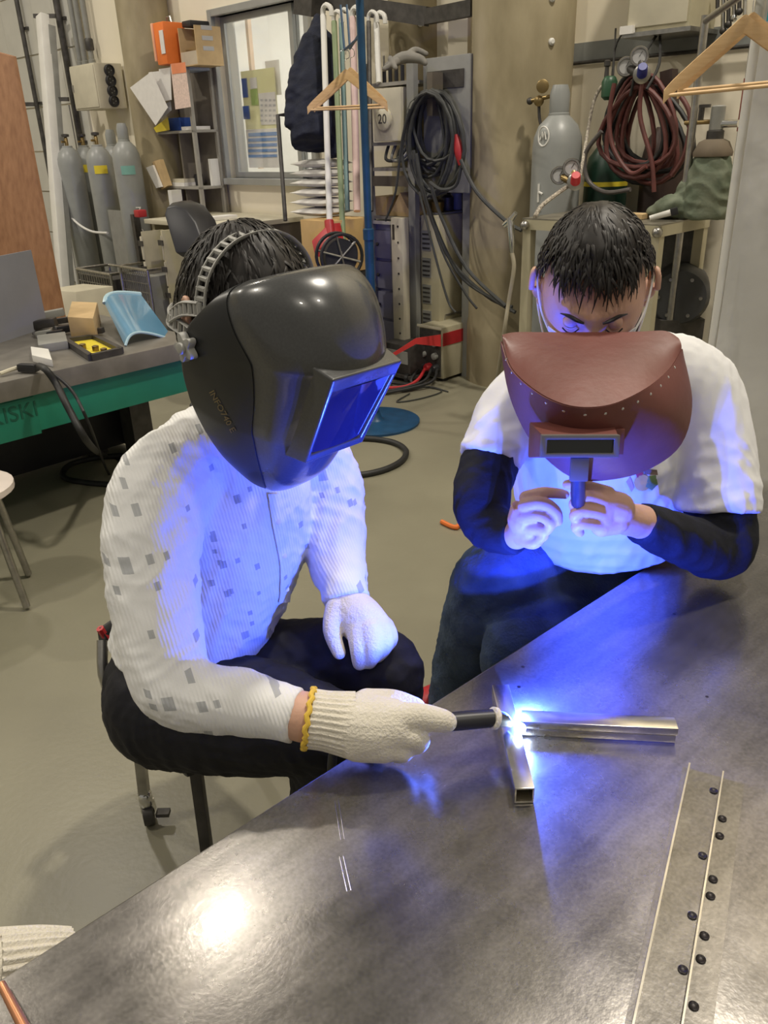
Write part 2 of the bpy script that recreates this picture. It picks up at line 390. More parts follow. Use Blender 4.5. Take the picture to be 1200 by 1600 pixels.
PC_M = column('column_middle', 655, 44, -.03, '', [(657, 21), (657, 43), (684, 37)])
PC_L = column('column_left', 247, 37, .18, '')
# grey band along the right wall and its dark rail
xa = wl(880, 90).x; xb = wl(1190, 60).x; zb = wl(1000, 71).z
struct(B(WMAT).bx(xa, 3.9, -.012, 0, zb-.045, zb+.042).build('trim_2', mat('grey_wall_band', (.22, .23, .22), .6), smooth=0))
struct(B(WMAT).tube([(xa, -.03, zb-.055), (3.9, -.03, zb-.055)], .009, 8).build('trim_3', M_DSTEEL))
# pale strip of wall between the columns
xs0, xs1 = wl(700, 200, .1).x, wl(729, 200, .1).x
struct(B(WMAT).bx(xs0, xs1, -.10, 0, 0, 6.6).build('trim_4', M_WALL, smooth=0))
struct(B(WMAT).bx(xs0, xs1, -.104, -.099, 1.62, 1.632).build('trim_5', M_DSTEEL, smooth=0))

# high bay lamp housings
for i, (lx, ly, lz, pw) in enumerate(LAMPS):
    one(B().lathe([(.05, .30), (.06, .26), (.10, .20), (.24, .05), (.25, .04), (.235, .04), (.09, .18), (.02, .2)], (lx, ly, lz), n=28), 'high_bay_lamp',
        ['bell shaped lamp hanging above the window wall', 'bell shaped lamp high over the right of the hall', 'bell shaped lamp high over the left of the hall', 'bell shaped lamp behind the photographer', 'bell shaped lamp over the far left corner', 'bell shaped lamp over the right hand bench'][i], 'lamp', M_GREYP, 'high bay lamps')

# ---------------------------------------------------------------- foreground welding table
TZ = .64
e0 = Vector((-.422, .562, TZ)); e1 = Vector((.536, 1.406, TZ)); tu = (e1-e0).normalized(); tn = Vector((tu.y, -tu.x, 0))
TF = Matrix((tu, -tn, EZ)).transposed().to_4x4(); TF.translation = e0
WT = thing('welding_table', 'large worn bare steel welding table filling the foreground', 'table', Vector((e0.x, e0.y, 0)))
B(TF).bx(-.55, 2.2, -.86, 0, -.032, 0).build('table_top', M_TABLE, WT, bevel=.003)
for x in (-.4, 2.05):
    for y in (-.78, -.1): B(TF).bx(x-.04, x+.04, y-.04, y+.04, -TZ, -.032).build('leg', M_DSTEEL, WT, smooth=0)
for y in (-.78, -.1): B(TF).bx(-.4, 2.05, y-.02, y+.02, -.11, -.032).build('rail', M_DSTEEL, WT, smooth=0)

# the two work pieces
M_TUBESTEEL = mat('mill_finish_steel', (.52, .50, .46), .30, 1., scale=35, var=.22, bump=.04, bscale=90)
def square_tube(p0, p1, w, h, t):
    p0 = Vector(p0); p1 = Vector(p1); d = (p1-p0).normalized(); a = d.cross(EZ).normalized(); q = B()
    rings = []
    for c_ in (p0, p1):
        for k in (0, t): rings.append([c_+a*(w/2-k)*i+EZ*((h/2-k)*j) for i, j in ((-1,-1),(1,-1),(1,1),(-1,1))])
    o0, i0, o1, i1 = rings
    vs = o0+i0+o1+i1; fs = []
    for j in range(4):
        k = (j+1) % 4
        fs += [(j, k, 8+k, 8+j), (4+j, 12+j, 12+k, 4+k), (j, 4+j, 4+k, k), (8+j, 8+k, 12+k, 12+j)]
    return q.add(vs, fs)
M_NICK = mat('shiny_steel_bar', (.60, .57, .50), .22, 1., scale=30, var=.18)
p0 = at(782, 1070, z=TZ+.026); p1 = at(820, 1232, z=TZ+.026)
p0.z = p1.z = TZ+.0135
one(square_tube(p0, p1, .026, .026, .0028), 'square_tube', 'short hollow square steel tube crossing under the torch tip', 'steel tube', M_NICK, bevel=.0012)
a0 = at(817, 1150, z=TZ); a1 = at(1057, 1162, z=TZ); off = Vector((0, .014, 0))
for i, (sh, lab) in enumerate(((0, 'lower of two stacked flat steel bars welded to the tube'), (.002, 'upper of two stacked flat steel bars welded to the tube'))):
    c0 = a0+off; c1 = a1+off+Vector((sh, 0, 0)); zc = TZ+.0005+.0062+i*.0127; c0.z = c1.z = zc
    one(B().bar(c0, c1, .026, .0124), 'flat_bar', lab, 'steel bar', M_NICK, 'stacked flat bars', bevel=.001)
# ruler-like welded section at the right
g0 = at(1128, 1218, z=TZ); g1 = at(1066, 1600, z=TZ); gd = (g1-g0).normalized(); g1 = g0+gd*.46
ga = gd.cross(EZ).normalized()
if ga.x < 0: ga = -ga
AT = thing('welded_section', 'long steel section with a row of round tack welds along its web', 'steel section', (g0+g1)/2)
M_DULL = mat('dull_rolled_steel', (.13, .125, .115), .36, .9, scale=22, var=.2)
B().slab([g0-ga*.050, g0+ga*.027, g1+ga*.027, g1-ga*.050], EZ*.003).build('base_plate', M_TABLE, AT, smooth=0)
B().slab([g0-ga*.0012+EZ*.003, g0+ga*.0008+EZ*.003, g1+ga*.0008+EZ*.003, g1-ga*.0012+EZ*.003], EZ*.012).build('web', M_NICK, AT, smooth=0)
B().slab([g0-ga*.0435+EZ*.003, g0-ga*.0412+EZ*.003, g1-ga*.0412+EZ*.003, g1-ga*.0435+EZ*.003], EZ*.010).build('flange', M_NICK, AT, smooth=0)
M_BURN = mat('burnt_weld', (.035, .03, .03), .4, .5, var=.4, scale=80)
for i, u in enumerate((.03, .075, .105, .145, .175, .20, .235, .255, .285, .305, .34, .37)):
    sd = 1 if i % 3 else -1; p = g0+gd*u+ga*(.0035*sd)+EZ*.003
    B().lathe([(.0052, 0), (.0052, .0014), (.004, .0022), (.0026, .0012), (.001, .001)], p+ga*.004*sd, EZ, 14).build('tack_weld', M_BURN, AT)
# scratches with raised burrs on the table
M_SCR = mat('bright_scratch', (.6, .58, .55), .25, 1.)
for (x0, y0, x1, y1) in ((526, 1250, 536, 1312), (534, 1338, 546, 1392)):
    p, q = at(x0, y0, z=TZ), at(x1, y1, z=TZ); d = (q-p).normalized(); sd = d.cross(EZ)*.003
    mk = B()
    mk.tube([p+sd, q+sd, q-sd*.6, p-sd*.6], .0005, 6, closed=True)
    one(mk, 'scribed_mark', 'bright scribed slot mark on the table, %s' % ('upper' if y0 < 1300 else 'lower'), 'mark', M_SCR, 'scribed marks')
# ---------------------------------------------------------------- people
def shirt_mat():
    m = bpy.data.materials.new('printed_white_cotton'); m.use_nodes = True; nt = m.node_tree; b = nt.nodes['Principled BSDF']; L = nt.links.new; N = nt.nodes.new
    tc = N('ShaderNodeTexCoord'); mp = N('ShaderNodeMapping'); mp.inputs['Rotation'].default_value = (0, math.radians(7), math.radians(-22)); L(tc.outputs['Object'], mp.inputs[0])
    sp = N('ShaderNodeSeparateXYZ'); L(mp.outputs[0], sp.inputs[0])
    def math_(op, a, bb=None):
        n = N('ShaderNodeMath'); n.operation = op
        for i, x in enumerate((a, bb)):
            if x is None: continue
            if isinstance(x, (int, float)): n.inputs[i].default_value = x
            else: L(x, n.inputs[i])
        return n.outputs[0]
    def layer(cell, shift, keep, s0, s1):
        u = math_('MULTIPLY', math_('ADD', sp.outputs[0], shift), 1/cell); v = math_('MULTIPLY', math_('ADD', sp.outputs[2], shift*.7), 1/cell)
        fu, fv = math_('FLOOR', u), math_('FLOOR', v); cb = N('ShaderNodeCombineXYZ'); L(fu, cb.inputs[0]); L(fv, cb.inputs[1])
        wn = N('ShaderNodeTexWhiteNoise'); wn.noise_dimensions = '3D'; L(cb.outputs[0], wn.inputs['Vector'])
        sc = N('ShaderNodeSeparateColor'); L(wn.outputs['Color'], sc.inputs[0])
        lu = math_('ABSOLUTE', math_('SUBTRACT', math_('SUBTRACT', u, fu), math_('ADD', math_('MULTIPLY', sc.outputs[1], .4), .3)))
        lv = math_('ABSOLUTE', math_('SUBTRACT', math_('SUBTRACT', v, fv), math_('ADD', math_('MULTIPLY', sc.outputs[2], .4), .3)))
        size = math_('ADD', math_('MULTIPLY', sc.outputs[1], s1-s0), s0)
        inside = math_('LESS_THAN', math_('MAXIMUM', lu, math_('MULTIPLY', lv, .85)), size)
        return math_('MULTIPLY', inside, math_('LESS_THAN', wn.outputs['Value'], keep))
    mask = math_('MAXIMUM', layer(.052, 3.0, .36, .09, .15), layer(.027, 5.0, .20, .12, .18))
    mx = N('ShaderNodeMix'); mx.data_type = 'RGBA'; L(mask, mx.inputs[0]); mx.inputs[6].default_value = (.78, .78, .77, 1); mx.inputs[7].default_value = (.44, .45, .46, 1)
    L(mx.outputs[2], b.inputs['Base Color']); b.inputs['Roughness'].default_value = .85; b.inputs['Specular IOR Level'].default_value = .2
    wv = N('ShaderNodeTexWave'); wv.inputs['Scale'].default_value = 60; wv.inputs['Distortion'].default_value = 1.5; L(mp.outputs[0], wv.inputs['Vector'])
    n2 = N('ShaderNodeTexNoise'); n2.inputs['Scale'].default_value = 28; L(mp.outputs[0], n2.inputs['Vector'])
    ad = math_('ADD', math_('MULTIPLY', wv.outputs['Fac'], .25), n2.outputs['Fac'])
    bp = N('ShaderNodeBump'); bp.inputs['Strength'].default_value = .35; bp.inputs['Distance'].default_value = .006; L(ad, bp.inputs['Height']); L(bp.outputs[0], b.inputs['Normal'])
    return m
def denim_mat():
    m = mat('blue_denim', (.016, .028, .060), .85, scale=6, col2=(.115, .165, .25), bump=.3, bscale=160, spec=.15); return m
M_SKIN = mat('skin', (.60, .355, .25), .5, var=.10, scale=18, bump=.08, bscale=120)
M_SKIN.node_tree.nodes['Principled BSDF'].inputs['Subsurface Weight'].default_value = .08
M_SKIN.node_tree.nodes['Principled BSDF'].inputs['Subsurface Radius'].default_value = (.01, .004, .002)
M_HAIR = mat('black_hair', (.013, .010, .008), .5, var=.4, scale=60, spec=.45)
M_SHIRT = shirt_mat()
M_TROUSER = mat('black_trousers', (.012, .012, .016), .72, var=.25, scale=14, bump=.12, bscale=60, spec=.3)
M_GLOVE = mat('cream_cotton_knit', (.74, .69, .58), .9, var=.05, scale=30, bump=.35, bscale=260, spec=.15)
M_CUFFY = mat('yellow_overlock', (.75, .50, .06), .8, var=.1)
M_TEE = mat('white_tee', (.76, .76, .76), .85, var=.03, bump=.15, bscale=18, spec=.2)
M_BSLEEVE = mat('black_undershirt', (.011, .012, .016), .8, var=.2, scale=20, bump=.2, bscale=60, spec=.25)
M_DENIM = denim_mat()

def limb(b, nodes, ends=(True, True), n=22, k=5, scale=1.0):
    q = [(at(x[0], x[1], x[2]), x[3]*x[2]/FPX*scale) for x in nodes]
    b.tube([p for p, _ in q], [r for _, r in q], n=n, k=k)
    if ends[0]: b.ball(q[0][0], q[0][1]*.985, n=n, m=12)
    if ends[1]: b.ball(q[-1][0], q[-1][1]*.985, n=n, m=12)
    return b
def bisect(me, p, nrm):
    bm = bmesh.new(); bm.from_mesh(me)
    bmesh.ops.bisect_plane(bm, geom=bm.verts[:]+bm.edges[:]+bm.faces[:], plane_co=p, plane_no=nrm, clear_outer=True)
    bm.to_mesh(me); bm.free()
def solidify(me, t):
    bm = bmesh.new(); bm.from_mesh(me); bmesh.ops.solidify(bm, geom=bm.faces[:], thickness=t); bm.to_mesh(me); bm.free()

# head surface in local axes: x right of the wearer, y forward, z up
def head_surface(n=72, mm=54, s=1.0):
    rows = []
    for i in range(mm+1):
        t = math.pi*i/mm; row = []
        for j in range(n):
            p = 2*math.pi*j/n; dx, dy, dz = math.sin(t)*math.cos(p), math.sin(t)*math.sin(p), math.cos(t)
            x, y, z = .079*dx, .098*dy, .122*dz
            if z < -.01:                       # jaw narrows
                k = min(1, (-.01-z)/.11); x *= 1-.34*k; y = y*(1-.22*k)+(.020*k if dy > 0 else .03*k)
            if dy > 0:
                f = max(0, dy)
                y += .006*math.exp(-((z-.030)/.012)**2)*math.exp(-(x/.05)**4)                   # brow ridge
                for sx in (-1, 1):
                    y -= .013*math.exp(-((x-sx*.032)/.017)**2-((z-.008)/.012)**2)              # eye sockets
                    y += .004*math.exp(-((x-sx*.040)/.02)**2-((z+.022)/.018)**2)               # cheek bones
                nz = math.exp(-(x/(.0085+.006*max(0, min(1, (.01-z)/.045))))**2)
                y += nz*(.010*math.exp(-((z-.000)/.022)**2)+.022*math.exp(-((z+.030)/.014)**2)) # nose
                y += .006*math.exp(-(x/.022)**2)*(math.exp(-((z+.060)/.006)**2)+.9*math.exp(-((z+.073)/.006)**2)-.8*math.exp(-((z+.0665)/.003)**2))
                y += .008*math.exp(-(x/.02)**2-((z+.103)/.014)**2)
            row.append(Vector((x*s, y*s, z*s)))
        rows.append(row)
    return rows
def add_head(b, M_, s=1.0):
    rows = head_surface(s=s); n = len(rows[0]); vs = [M_ @ p for r in rows for p in r]
    fs = [(i*n+j, i*n+(j+1) % n, (i+1)*n+(j+1) % n, (i+1)*n+j) for i in range(len(rows)-1) for j in range(n)]
    b.add(vs, fs)
    for sx in (-1, 1):                          # ears: helix rim, lobe and a thin bowl
        rim = [Vector((sx*(.084+.012*math.sin(a*.5)), -.006-.014*math.cos(a)-.006, .008+.031*math.sin(a)))*s for a in [x*.5-1.5 for x in range(10)]]
        b.tube([M_ @ p for p in rim], .0052*s, 8, k=2)
        b.ball(M_ @ (Vector((sx*.080, -.012, .004))*s), .0165*s, 12, 8); b.ball(M_ @ (Vector((sx*.0795, -.012, -.018))*s), .009*s, 10, 8)
def head_r(d, s=1.0):
    x, y, z = .079*d.x, .098*d.y, .122*d.z
    return Vector((x, y, z))*s
def hair(M_, s, crown, hairline, nlock, seed, length=(.5, .85), lift=.016, root=None, name='hair', stand=.0, vol=.085, side=0.):
    rs = random.Random(seed); b = B()
    # cap under the locks
    n, mm = 64, 40; rows = []
    for i in range(mm+1):
        t = math.pi*i/mm; row = []
        for j in range(n):
            p = 2*math.pi*j/n; d = Vector((math.sin(t)*math.cos(p), math.sin(t)*math.sin(p), math.cos(t)))
            h = hairline(d); k = max(0, min(1, (d.z-h)/.18))
            row.append((M_ @ (head_r(d, s)*(1+vol*k**.6+.012*mnoise.noise(d*9))), d.z > h))
        rows.append(row)
    vs = [q[0] for r in rows for q in r]; fs = []
    for i in range(mm):
        for j in range(n):
            idx = (i*n+j, i*n+(j+1) % n, (i+1)*n+(j+1) % n, (i+1)*n+j)
            if all(rows[a//n][a % n][1] for a in idx): fs.append(idx)
    b.add(vs, fs)
    cr = crown.normalized(); made = 0
    while made < nlock:
        d = Vector((rs.gauss(0, 1), rs.gauss(0, 1), rs.gauss(0, 1))).normalized()
        if made % 4 == 0: d = (cr+Vector((rs.gauss(0, .32), rs.gauss(0, .32), rs.gauss(0, .32)))).normalized()
        if d.z < hairline(d)+.03: continue
        made += 1
        away = (d-cr*d.dot(cr)); away = away.normalized() if away.length > .05 else Vector((1, 0, 0))
        away = (away+Vector((rs.gauss(0, .22), rs.gauss(0, .22), -.10))).normalized()
        L_ = rs.uniform(*length)*.55*(1-side*abs(d.x)*(1 if d.y > -.5 else .5)); m_ = 6; pts = []; rad = []; cur = d.copy(); w = rs.uniform(.0012, .0030)*s
        lf = rs.uniform(.2, 1.0)*lift
        for i in range(m_):
            u = i/(m_-1); q = head_r(cur, s); hh = (.006+(vol-.085)*.11*max(0, cur.z)+lf*math.sin(min(1, u*1.1)*math.pi*.75)+stand*u)
            pts.append(M_ @ (q+cur*hh)); rad.append(w*(1-.8*u**2))
            tang = (away-cur*away.dot(cur)).normalized(); cur = (cur+tang*L_/(m_-1)).normalized()
        b.tube(pts, rad, 5, ref=(M_.to_3x3() @ d), flat=.45)
    return b.build(name, M_HAIR, root, smooth=60, fixn=True)

# ---- the seated welder on the left
PA = thing('person', 'seated person in white printed shirt and cotton gloves, welding under a helmet', 'person', Vector((-.38, 1.40, 0)))
HR = Matrix(((-.6974, .6765, .2366), (-.7166, -.6628, -.2173), (.0099, -.3211, .947)))
HMAT = HR.to_4x4(); HMAT.translation = Vector((-.1654, 1.158, 1.1516))
HEADA = HMAT @ Matrix.Translation((0, -.058, .030))
torsoA = [(275, 1060, 1.55, 112), (303, 980, 1.52, 118), (340, 860, 1.48, 132), (368, 750, 1.42, 122), (378, 680, 1.36, 85), (382, 610, 1.29, 52)]
armAR = [(270, 745, 1.30, 78), (243, 800, 1.25, 78), (238, 890, 1.20, 74), (262, 1045, 1.14, 66), (300, 1085, 1.12, 58), (380, 1098, 1.11, 52), (466, 1118, 1.10, 45)]
armAL = [(470, 690, 1.52, 72), (512, 780, 1.52, 58), (526, 870, 1.48, 46), (537, 920, 1.43, 38), (541, 938, 1.42, 37)]
b = B(); limb(b, torsoA); limb(b, armAR, (True, False)); limb(b, armAL, (True, False)); limb(b, [(330, 700, 1.38, 70), (262, 755, 1.29, 76)]); limb(b, [(400, 700, 1.40, 70), (470, 705, 1.50, 66)])
# collar band
cN = at(382, 628, 1.30)
me = remesh(b, .0055, 6); wrinkle(me, .0032, 40, 3); wrinkle(me, .0016, 95, 5, sharp=True)
ax = (at(340, 860, 1.48)-at(275, 1060, 1.55)).normalized()
bisect(me, at(288, 1035, 1.53), -ax); solidify(me, .002)
shirt = finish('shirt', me, M_SHIRT, PA, smooth=180)
def placket(nodes, w):
    pts = [at(*x) for x in nodes]; q = B(); q.tube(pts, w, 8, k=5, flat=.18, ref=(.5, -.8, .3)); return q
hipA = [(265, 1085, 1.57, 104), (300, 1000, 1.54, 100)]
thR = [(262, 1100, 1.50, 100), (390, 1120, 1.42, 92), (495, 1140, 1.33, 72), (520, 1165, 1.33, 62), (500, 1260, 1.42, 50), (478, 1420, 1.60, 40), (470, 1500, 1.72, 38)]
thL = [(330, 1070, 1.62, 92), (470, 1045, 1.54, 80), (590, 1040, 1.46, 64), (612, 1080, 1.48, 50), (610, 1160, 1.60, 42), (600, 1300, 1.83, 36)]
b = B(); limb(b, hipA); limb(b, thR, (True, False)); limb(b, thL, (True, False))
me = remesh(b, .006, 5); wrinkle(me, .0022, 55, 9); wrinkle(me, .0010, 130, 10)
finish('trousers', me, M_TROUSER, PA, smooth=180)
# one continuous body under the clothes
b = B(); add_head(b, HEADA)
limb(b, [(300, 1000, 1.53, 85), (340, 860, 1.48, 100), (370, 750, 1.42, 88), (380, 680, 1.36, 55), (380, 600, 1.26, 44), (378, 540, 1.22, 48)])
limb(b, armAR, scale=.72); limb(b, [(380, 1098, 1.11, 36), (466, 1118, 1.10, 39), (482, 1121, 1.10, 39), (540, 1130, 1.10, 32), (600, 1135, 1.10, 26)])
limb(b, armAL, scale=.74); limb(b, [(537, 920, 1.43, 27), (541, 938, 1.42, 28), (562, 975, 1.40, 24)])
limb(b, [(330, 720, 1.40, 50), (270, 745, 1.30, 52)]); limb(b, [(400, 720, 1.44, 50), (470, 690, 1.52, 50)])
limb(b, hipA, scale=.8); limb(b, thR, scale=.78); limb(b, thL, scale=.78)
me = remesh(b, .0045, 2); finish('body', me, M_SKIN, PA, smooth=180)
# shoes
for (px, py, dd, fx) in ((470, 1510, 1.74, .10), (602, 1310, 1.86, .12)):
    p = at(px, py, dd); p.z = 0; q = B(); f = Vector((.75, -.66, 0)).normalized()
    wchain(q, [p-f*.05+EZ*.045, p+f*.06+EZ*.045, p+f*.16+EZ*.034], [.042, .045, .034])
    q.tube([p+EZ*.05, p+EZ*.14], [.042, .045], 14)
    me = remesh(q, .005, 4); finish('shoe', me, M_BLACKPL, PA, smooth=180)
hair(HEADA, 1.0, Vector((0, -.45, .9)), lambda d: (.33 if d.y > .25 else (-.02 if d.y > -.2 else -.52)), 1500, 3, root=PA, lift=.008, vol=.14)

# gloves
def ribbed_cuff(name, pts, rad, root, ribs=30, depth=.03):
    q = B(); pts = [Vector(p) for p in pts]; n = ribs*4
    d0 = (pts[-1]-pts[0]).normalized(); a = d0.cross(EZ).normalized(); c = a.cross(d0); rows = []
    data = catmull([(p.x, p.y, p.z, r) for p, r in zip(pts, rad)], 5)
    for x in data:
        rows.append([Vector(x[:3])+(a*math.cos(2*math.pi*j/n)+c*math.sin(2*math.pi*j/n))*x[3]*(1+depth*(1 if j % 4 in (0, 1) else -1)) for j in range(n)]+[])
    for r in rows: r.append(r[0])
    q.grid(rows); return q.build(name, M_GLOVE, root, smooth=70)
def glove(root, name, limbs, voxel=.0032, it=3):
    b = B()
    for nodes in limbs: limb(b, nodes, n=16)
    me = remesh(b, voxel, it); return finish(name, me, M_GLOVE, root, smooth=180)
g = glove(PA, 'glove', [
    [(535, 1130, 1.10, 47), (575, 1137, 1.095, 52), (615, 1135, 1.09, 44)],
    [(560, 1150, 1.09, 40), (600, 1158, 1.085, 34)],
    [(615, 1124, 1.08, 27), (655, 1120, 1.075, 22), (690, 1126, 1.075, 19), (698, 1128, 1.075, 17)],     # index along the torch
    [(575, 1105, 1.11, 30), (615, 1096, 1.12, 19), (650, 1106, 1.125, 16)],                              # thumb behind
    [(610, 1148, 1.08, 24), (645, 1150, 1.075, 21), (653, 1160, 1.085, 18), (625, 1168, 1.10, 16)],      # middle, curled
    [(595, 1162, 1.08, 23), (628, 1172, 1.08, 18), (625, 1178, 1.10, 15), (605, 1175, 1.11, 14)],        # ring
    [(570, 1170, 1.085, 22), (600, 1177, 1.085, 16), (595, 1178, 1.10, 14)]])                            # little
ribbed_cuff('glove_cuff', [at(487, 1123, 1.10), at(510, 1126, 1.10), at(548, 1132, 1.10)], [45*1.1/FPX, 45*1.1/FPX, 50*1.1/FPX], g)
pc = [at(483, 1122.5, 1.10), at(493, 1124, 1.10)]; q = B()
ringp = []
d0 = (pc[1]-pc[0]).normalized(); a_ = d0.cross(EZ).normalized(); c_ = a_.cross(d0)
for j in range(48): t = 2*math.pi*j/48; ringp.append(pc[0]+(a_*math.cos(t)+c_*math.sin(t))*(46*1.1/FPX)+d0*(.002*math.sin(j*1.9)))
q.tube(ringp, .0038, 8, closed=True); q.build('yellow_hem', M_CUFFY, g)
g2 = glove(PA, 'glove', [
    [(541, 945, 1.42, 33), (562, 966, 1.40, 37), (582, 990, 1.39, 36)],
    [(528, 952, 1.40, 21), (519, 985, 1.38, 15), (530, 1020, 1.37, 11)],                                   # thumb
    [(562, 985, 1.375, 22), (561, 1015, 1.36, 15), (562, 1036, 1.37, 12)],                                 # index
    [(578, 985, 1.37, 22), (584, 1014, 1.355, 16), (577, 1034, 1.37, 12)],
    [(592, 983, 1.38, 21), (600, 1006, 1.37, 16), (590, 1024, 1.385, 12)],
    [(598, 982, 1.40, 20), (608, 998, 1.39, 15), (600, 1012, 1.40, 12)]])

# ---- welding helmet
M_HELM = mat('graphite_helmet', (.085, .086, .085), .26, .35, var=.08, scale=300, coat=.35)
M_HELMD = mat('matte_black_panel', (.020, .021, .021), .36, .1, var=.2, scale=6, coat=.1)
M_LENS = mat('dark_violet_lens', (.030, .026, .060), .05, .15, var=.2, spec=.6, coat=.15)
WH = thing('welding_helmet', 'graphite grey full-face welding helmet worn by the seated welder', 'helmet', HMAT @ Vector((0, 0, -.19)))
RW = [  # centre y, z | half width, back y, back z, crease position
 (.060, .158, .070, .030, .136, .90), (.082, .167, .090, .016, .120, .86), (.110, .161, .103, .002, .101, .80), (.138, .142, .112, -.012, .078, .73), (.163, .108, .117, -.026, .055, .66),
 (.176, .074, .119, -.034, .030, .58), (.172, .060, .119, -.036, .010, .55), (.160, .005, .117, -.034, -.020, .51), (.147, -.055, .110, -.026, -.055, .50), (.142, -.072, .106, -.018, -.072, .49),
 (.132, -.108, .095, .000, -.105, .47), (.118, -.146, .078, .026, -.140, .45), (.098, -.178, .056, .052, -.166, .44), (.084, -.190, .036, .062, -.180, .44)]
def hpoint(row, s, off=0.0):
    yc, zc, a, yb, zb, s0 = row; th = abs(s)*math.pi/2; t = 1-math.cos(th)
    ridge = 1/(1+math.exp(min(50, (abs(s)-s0)/.020)))
    zr = max(0, min(1, (zc+.20)/.06))
    x = a*math.sin(th)**.92*(1 if s >= 0 else -1); y = yc+(yb-yc)*t**1.05; z = zc+(zb-zc)*t
    k = .017*ridge*zr*min(1, .25+(1-s0)*1.6)
    return Vector((x*(1+.06*ridge), y+k, z+k*.3))
rows = catmull(RW, 4); NS = 72
def hsheet(s0, s1, n, rws, push=0): return [[HMAT @ (hpoint(r, s0+(s1-s0)*j/n)+Vector((0, push, 0))) for j in range(n+1)] for r in rws]
lens_lo, lens_hi = 26, 36
shell = B()
shell.grid(hsheet(-1, 1, 110, rows))
me = shell.mesh(); bm = bmesh.new(); bm.from_mesh(me); bmesh.ops.remove_doubles(bm, verts=bm.verts, dist=.0004); bmesh.ops.recalc_face_normals(bm, faces=bm.faces)
bmesh.ops.solidify(bm, geom=bm.faces[:], thickness=.003); bm.to_mesh(me); bm.free()
HSHELL = finish('shell', me, M_HELM, WH, smooth=50)
# matte side panels lie on the shell, edge trims
for sg in (-1, 1):
    q = B(); n = 30
    sp = []
    for ri, r in enumerate(rows[2:-4]):
        u = ri/(len(rows)-7); inner = r[5]+.055
        outer = .985
        line = []
        for j in range(n+1):
            s = (inner+(outer-inner)*j/n)*sg; p = hpoint(r, s); th = abs(s)*math.pi/2
            nrm = Vector((math.sin(th)*sg, math.cos(th), .1)).normalized(); line.append(HMAT @ (p+nrm*.0022))
        sp.append(line)
    q.grid(sp); q.build('side_panel', M_HELMD, HSHELL, solid=.0015, smooth=60)
# window box: bevelled frame and lens
def hp(x, y, z): return HMAT @ Vector((x, y, z))
top_y, bot_y = .199, .171
outer = [(-.064, top_y, .078), (.064, top_y, .078), (.056, bot_y, -.070), (-.056, bot_y, -.070)]
inner = [(-.056, top_y-.003, .056), (.056, top_y-.003, .056), (.048, bot_y+.001, -.058), (-.048, bot_y+.001, -.058)]
backo = [(-.070, top_y-.06, .080), (.070, top_y-.06, .080), (.062, bot_y-.045, -.080), (-.062, bot_y-.045, -.080)]
deep = [(x*.97, y-.005, z*.98) for x, y, z in inner]
q = B(); vs = [hp(*p) for p in backo+outer+inner+deep]; fs = []
for lay in range(3):
    for j in range(4): k = (j+1) % 4; fs.append((lay*4+j, lay*4+k, lay*4+4+k, lay*4+4+j))
q.add(vs, fs); q.build('window_frame', M_HELM, WH, bevel=.004, smooth=40, seg=3)
q = B(); nn = 10; rws = []
for i in range(nn+1):
    v = i/nn; r_ = []
    for j in range(nn+1):
        u = j/nn; a = Vector(deep[0])*(1-u)+Vector(deep[1])*u; c = Vector(deep[3])*(1-u)+Vector(deep[2])*u; p = a*(1-v)+c*v
        p.y += .003*(1-(2*u-1)**2)+.001; r_.append(HMAT @ p)
    rws.append(r_)
q.grid(rws); q.build('lens', M_LENS, WH, solid=.002, smooth=60)
# head gear: perforated straps, knob
M_STRAP = mat('grey_headgear_plastic', (.36, .355, .33), .5, var=.08)
hg = []
for (pts, nm) in (([(.100, -.014, .040), (.099, -.030, .080), (.084, -.040, .122), (.048, -.046, .153), (0, -.046, .164), (-.048, -.046, .153), (-.084, -.040, .122), (-.099, -.030, .080), (-.100, -.014, .040)], 'crown_strap'),
                  ([(.100, -.012, .030), (.102, -.060, .030), (.088, -.112, .020), (.045, -.150, .012), (-.045, -.150, .012), (-.088, -.112, .020), (-.102, -.060, .030), (-.100, -.012, .030)], 'nape_strap'),
                  ([(.103, -.025, .075), (.104, -.060, .060), (.095, -.098, .030)], 'side_strap')):
    P_ = [Vector(x[:3]) for x in catmull(pts, 7)]; n = len(P_); wd = .0105
    # ladder strap: two rails and rungs, so the slots are real holes
    q = B(); rails = [[], []]
    for i, p in enumerate(P_):
        tg = (P_[min(i+1, n-1)]-P_[max(i-1, 0)]).normalized(); out = Vector((p.x, p.y+.02, p.z if nm == 'crown_strap' else 0)).normalized()
        sd = tg.cross(out).normalized(); rails[0].append(HMAT @ (p+sd*wd*.8)); rails[1].append(HMAT @ (p-sd*wd*.8))
    for r in rails: q.tube(r, .0046, 8, flat=.45)
    for i in range(0, n):
        if i % 2 == 0: q.tube([rails[0][i], rails[1][i]], .0040, 6)
    q.build(nm, M_STRAP, WH)
kn = HMAT @ Vector((.121, -.016, .028)); kd = HMAT.to_3x3() @ Vector((1, 0, 0))
q = B(); ka = kd.cross(EZ).normalized(); kb = ka.cross(kd)
poly = [(.0165+.0045*math.cos(5*2*math.pi*j/60))*Vector((math.cos(2*math.pi*j/60), math.sin(2*math.pi*j/60))) for j in range(60)]
vs = [kn+ka*p.x+kb*p.y+kd*h for h in (0, .012) for p in poly]; n = 60
q.add(vs, [tuple(range(n-1, -1, -1)), tuple(range(n, 2*n))]+[(i, (i+1) % n, n+(i+1) % n, n+i) for i in range(n)])
q.lathe([(.008, .012), (.008, .017), (.005, .018)], kn, kd, 16)
q.build('adjusting_knob', M_STRAP, WH, bevel=.0015)
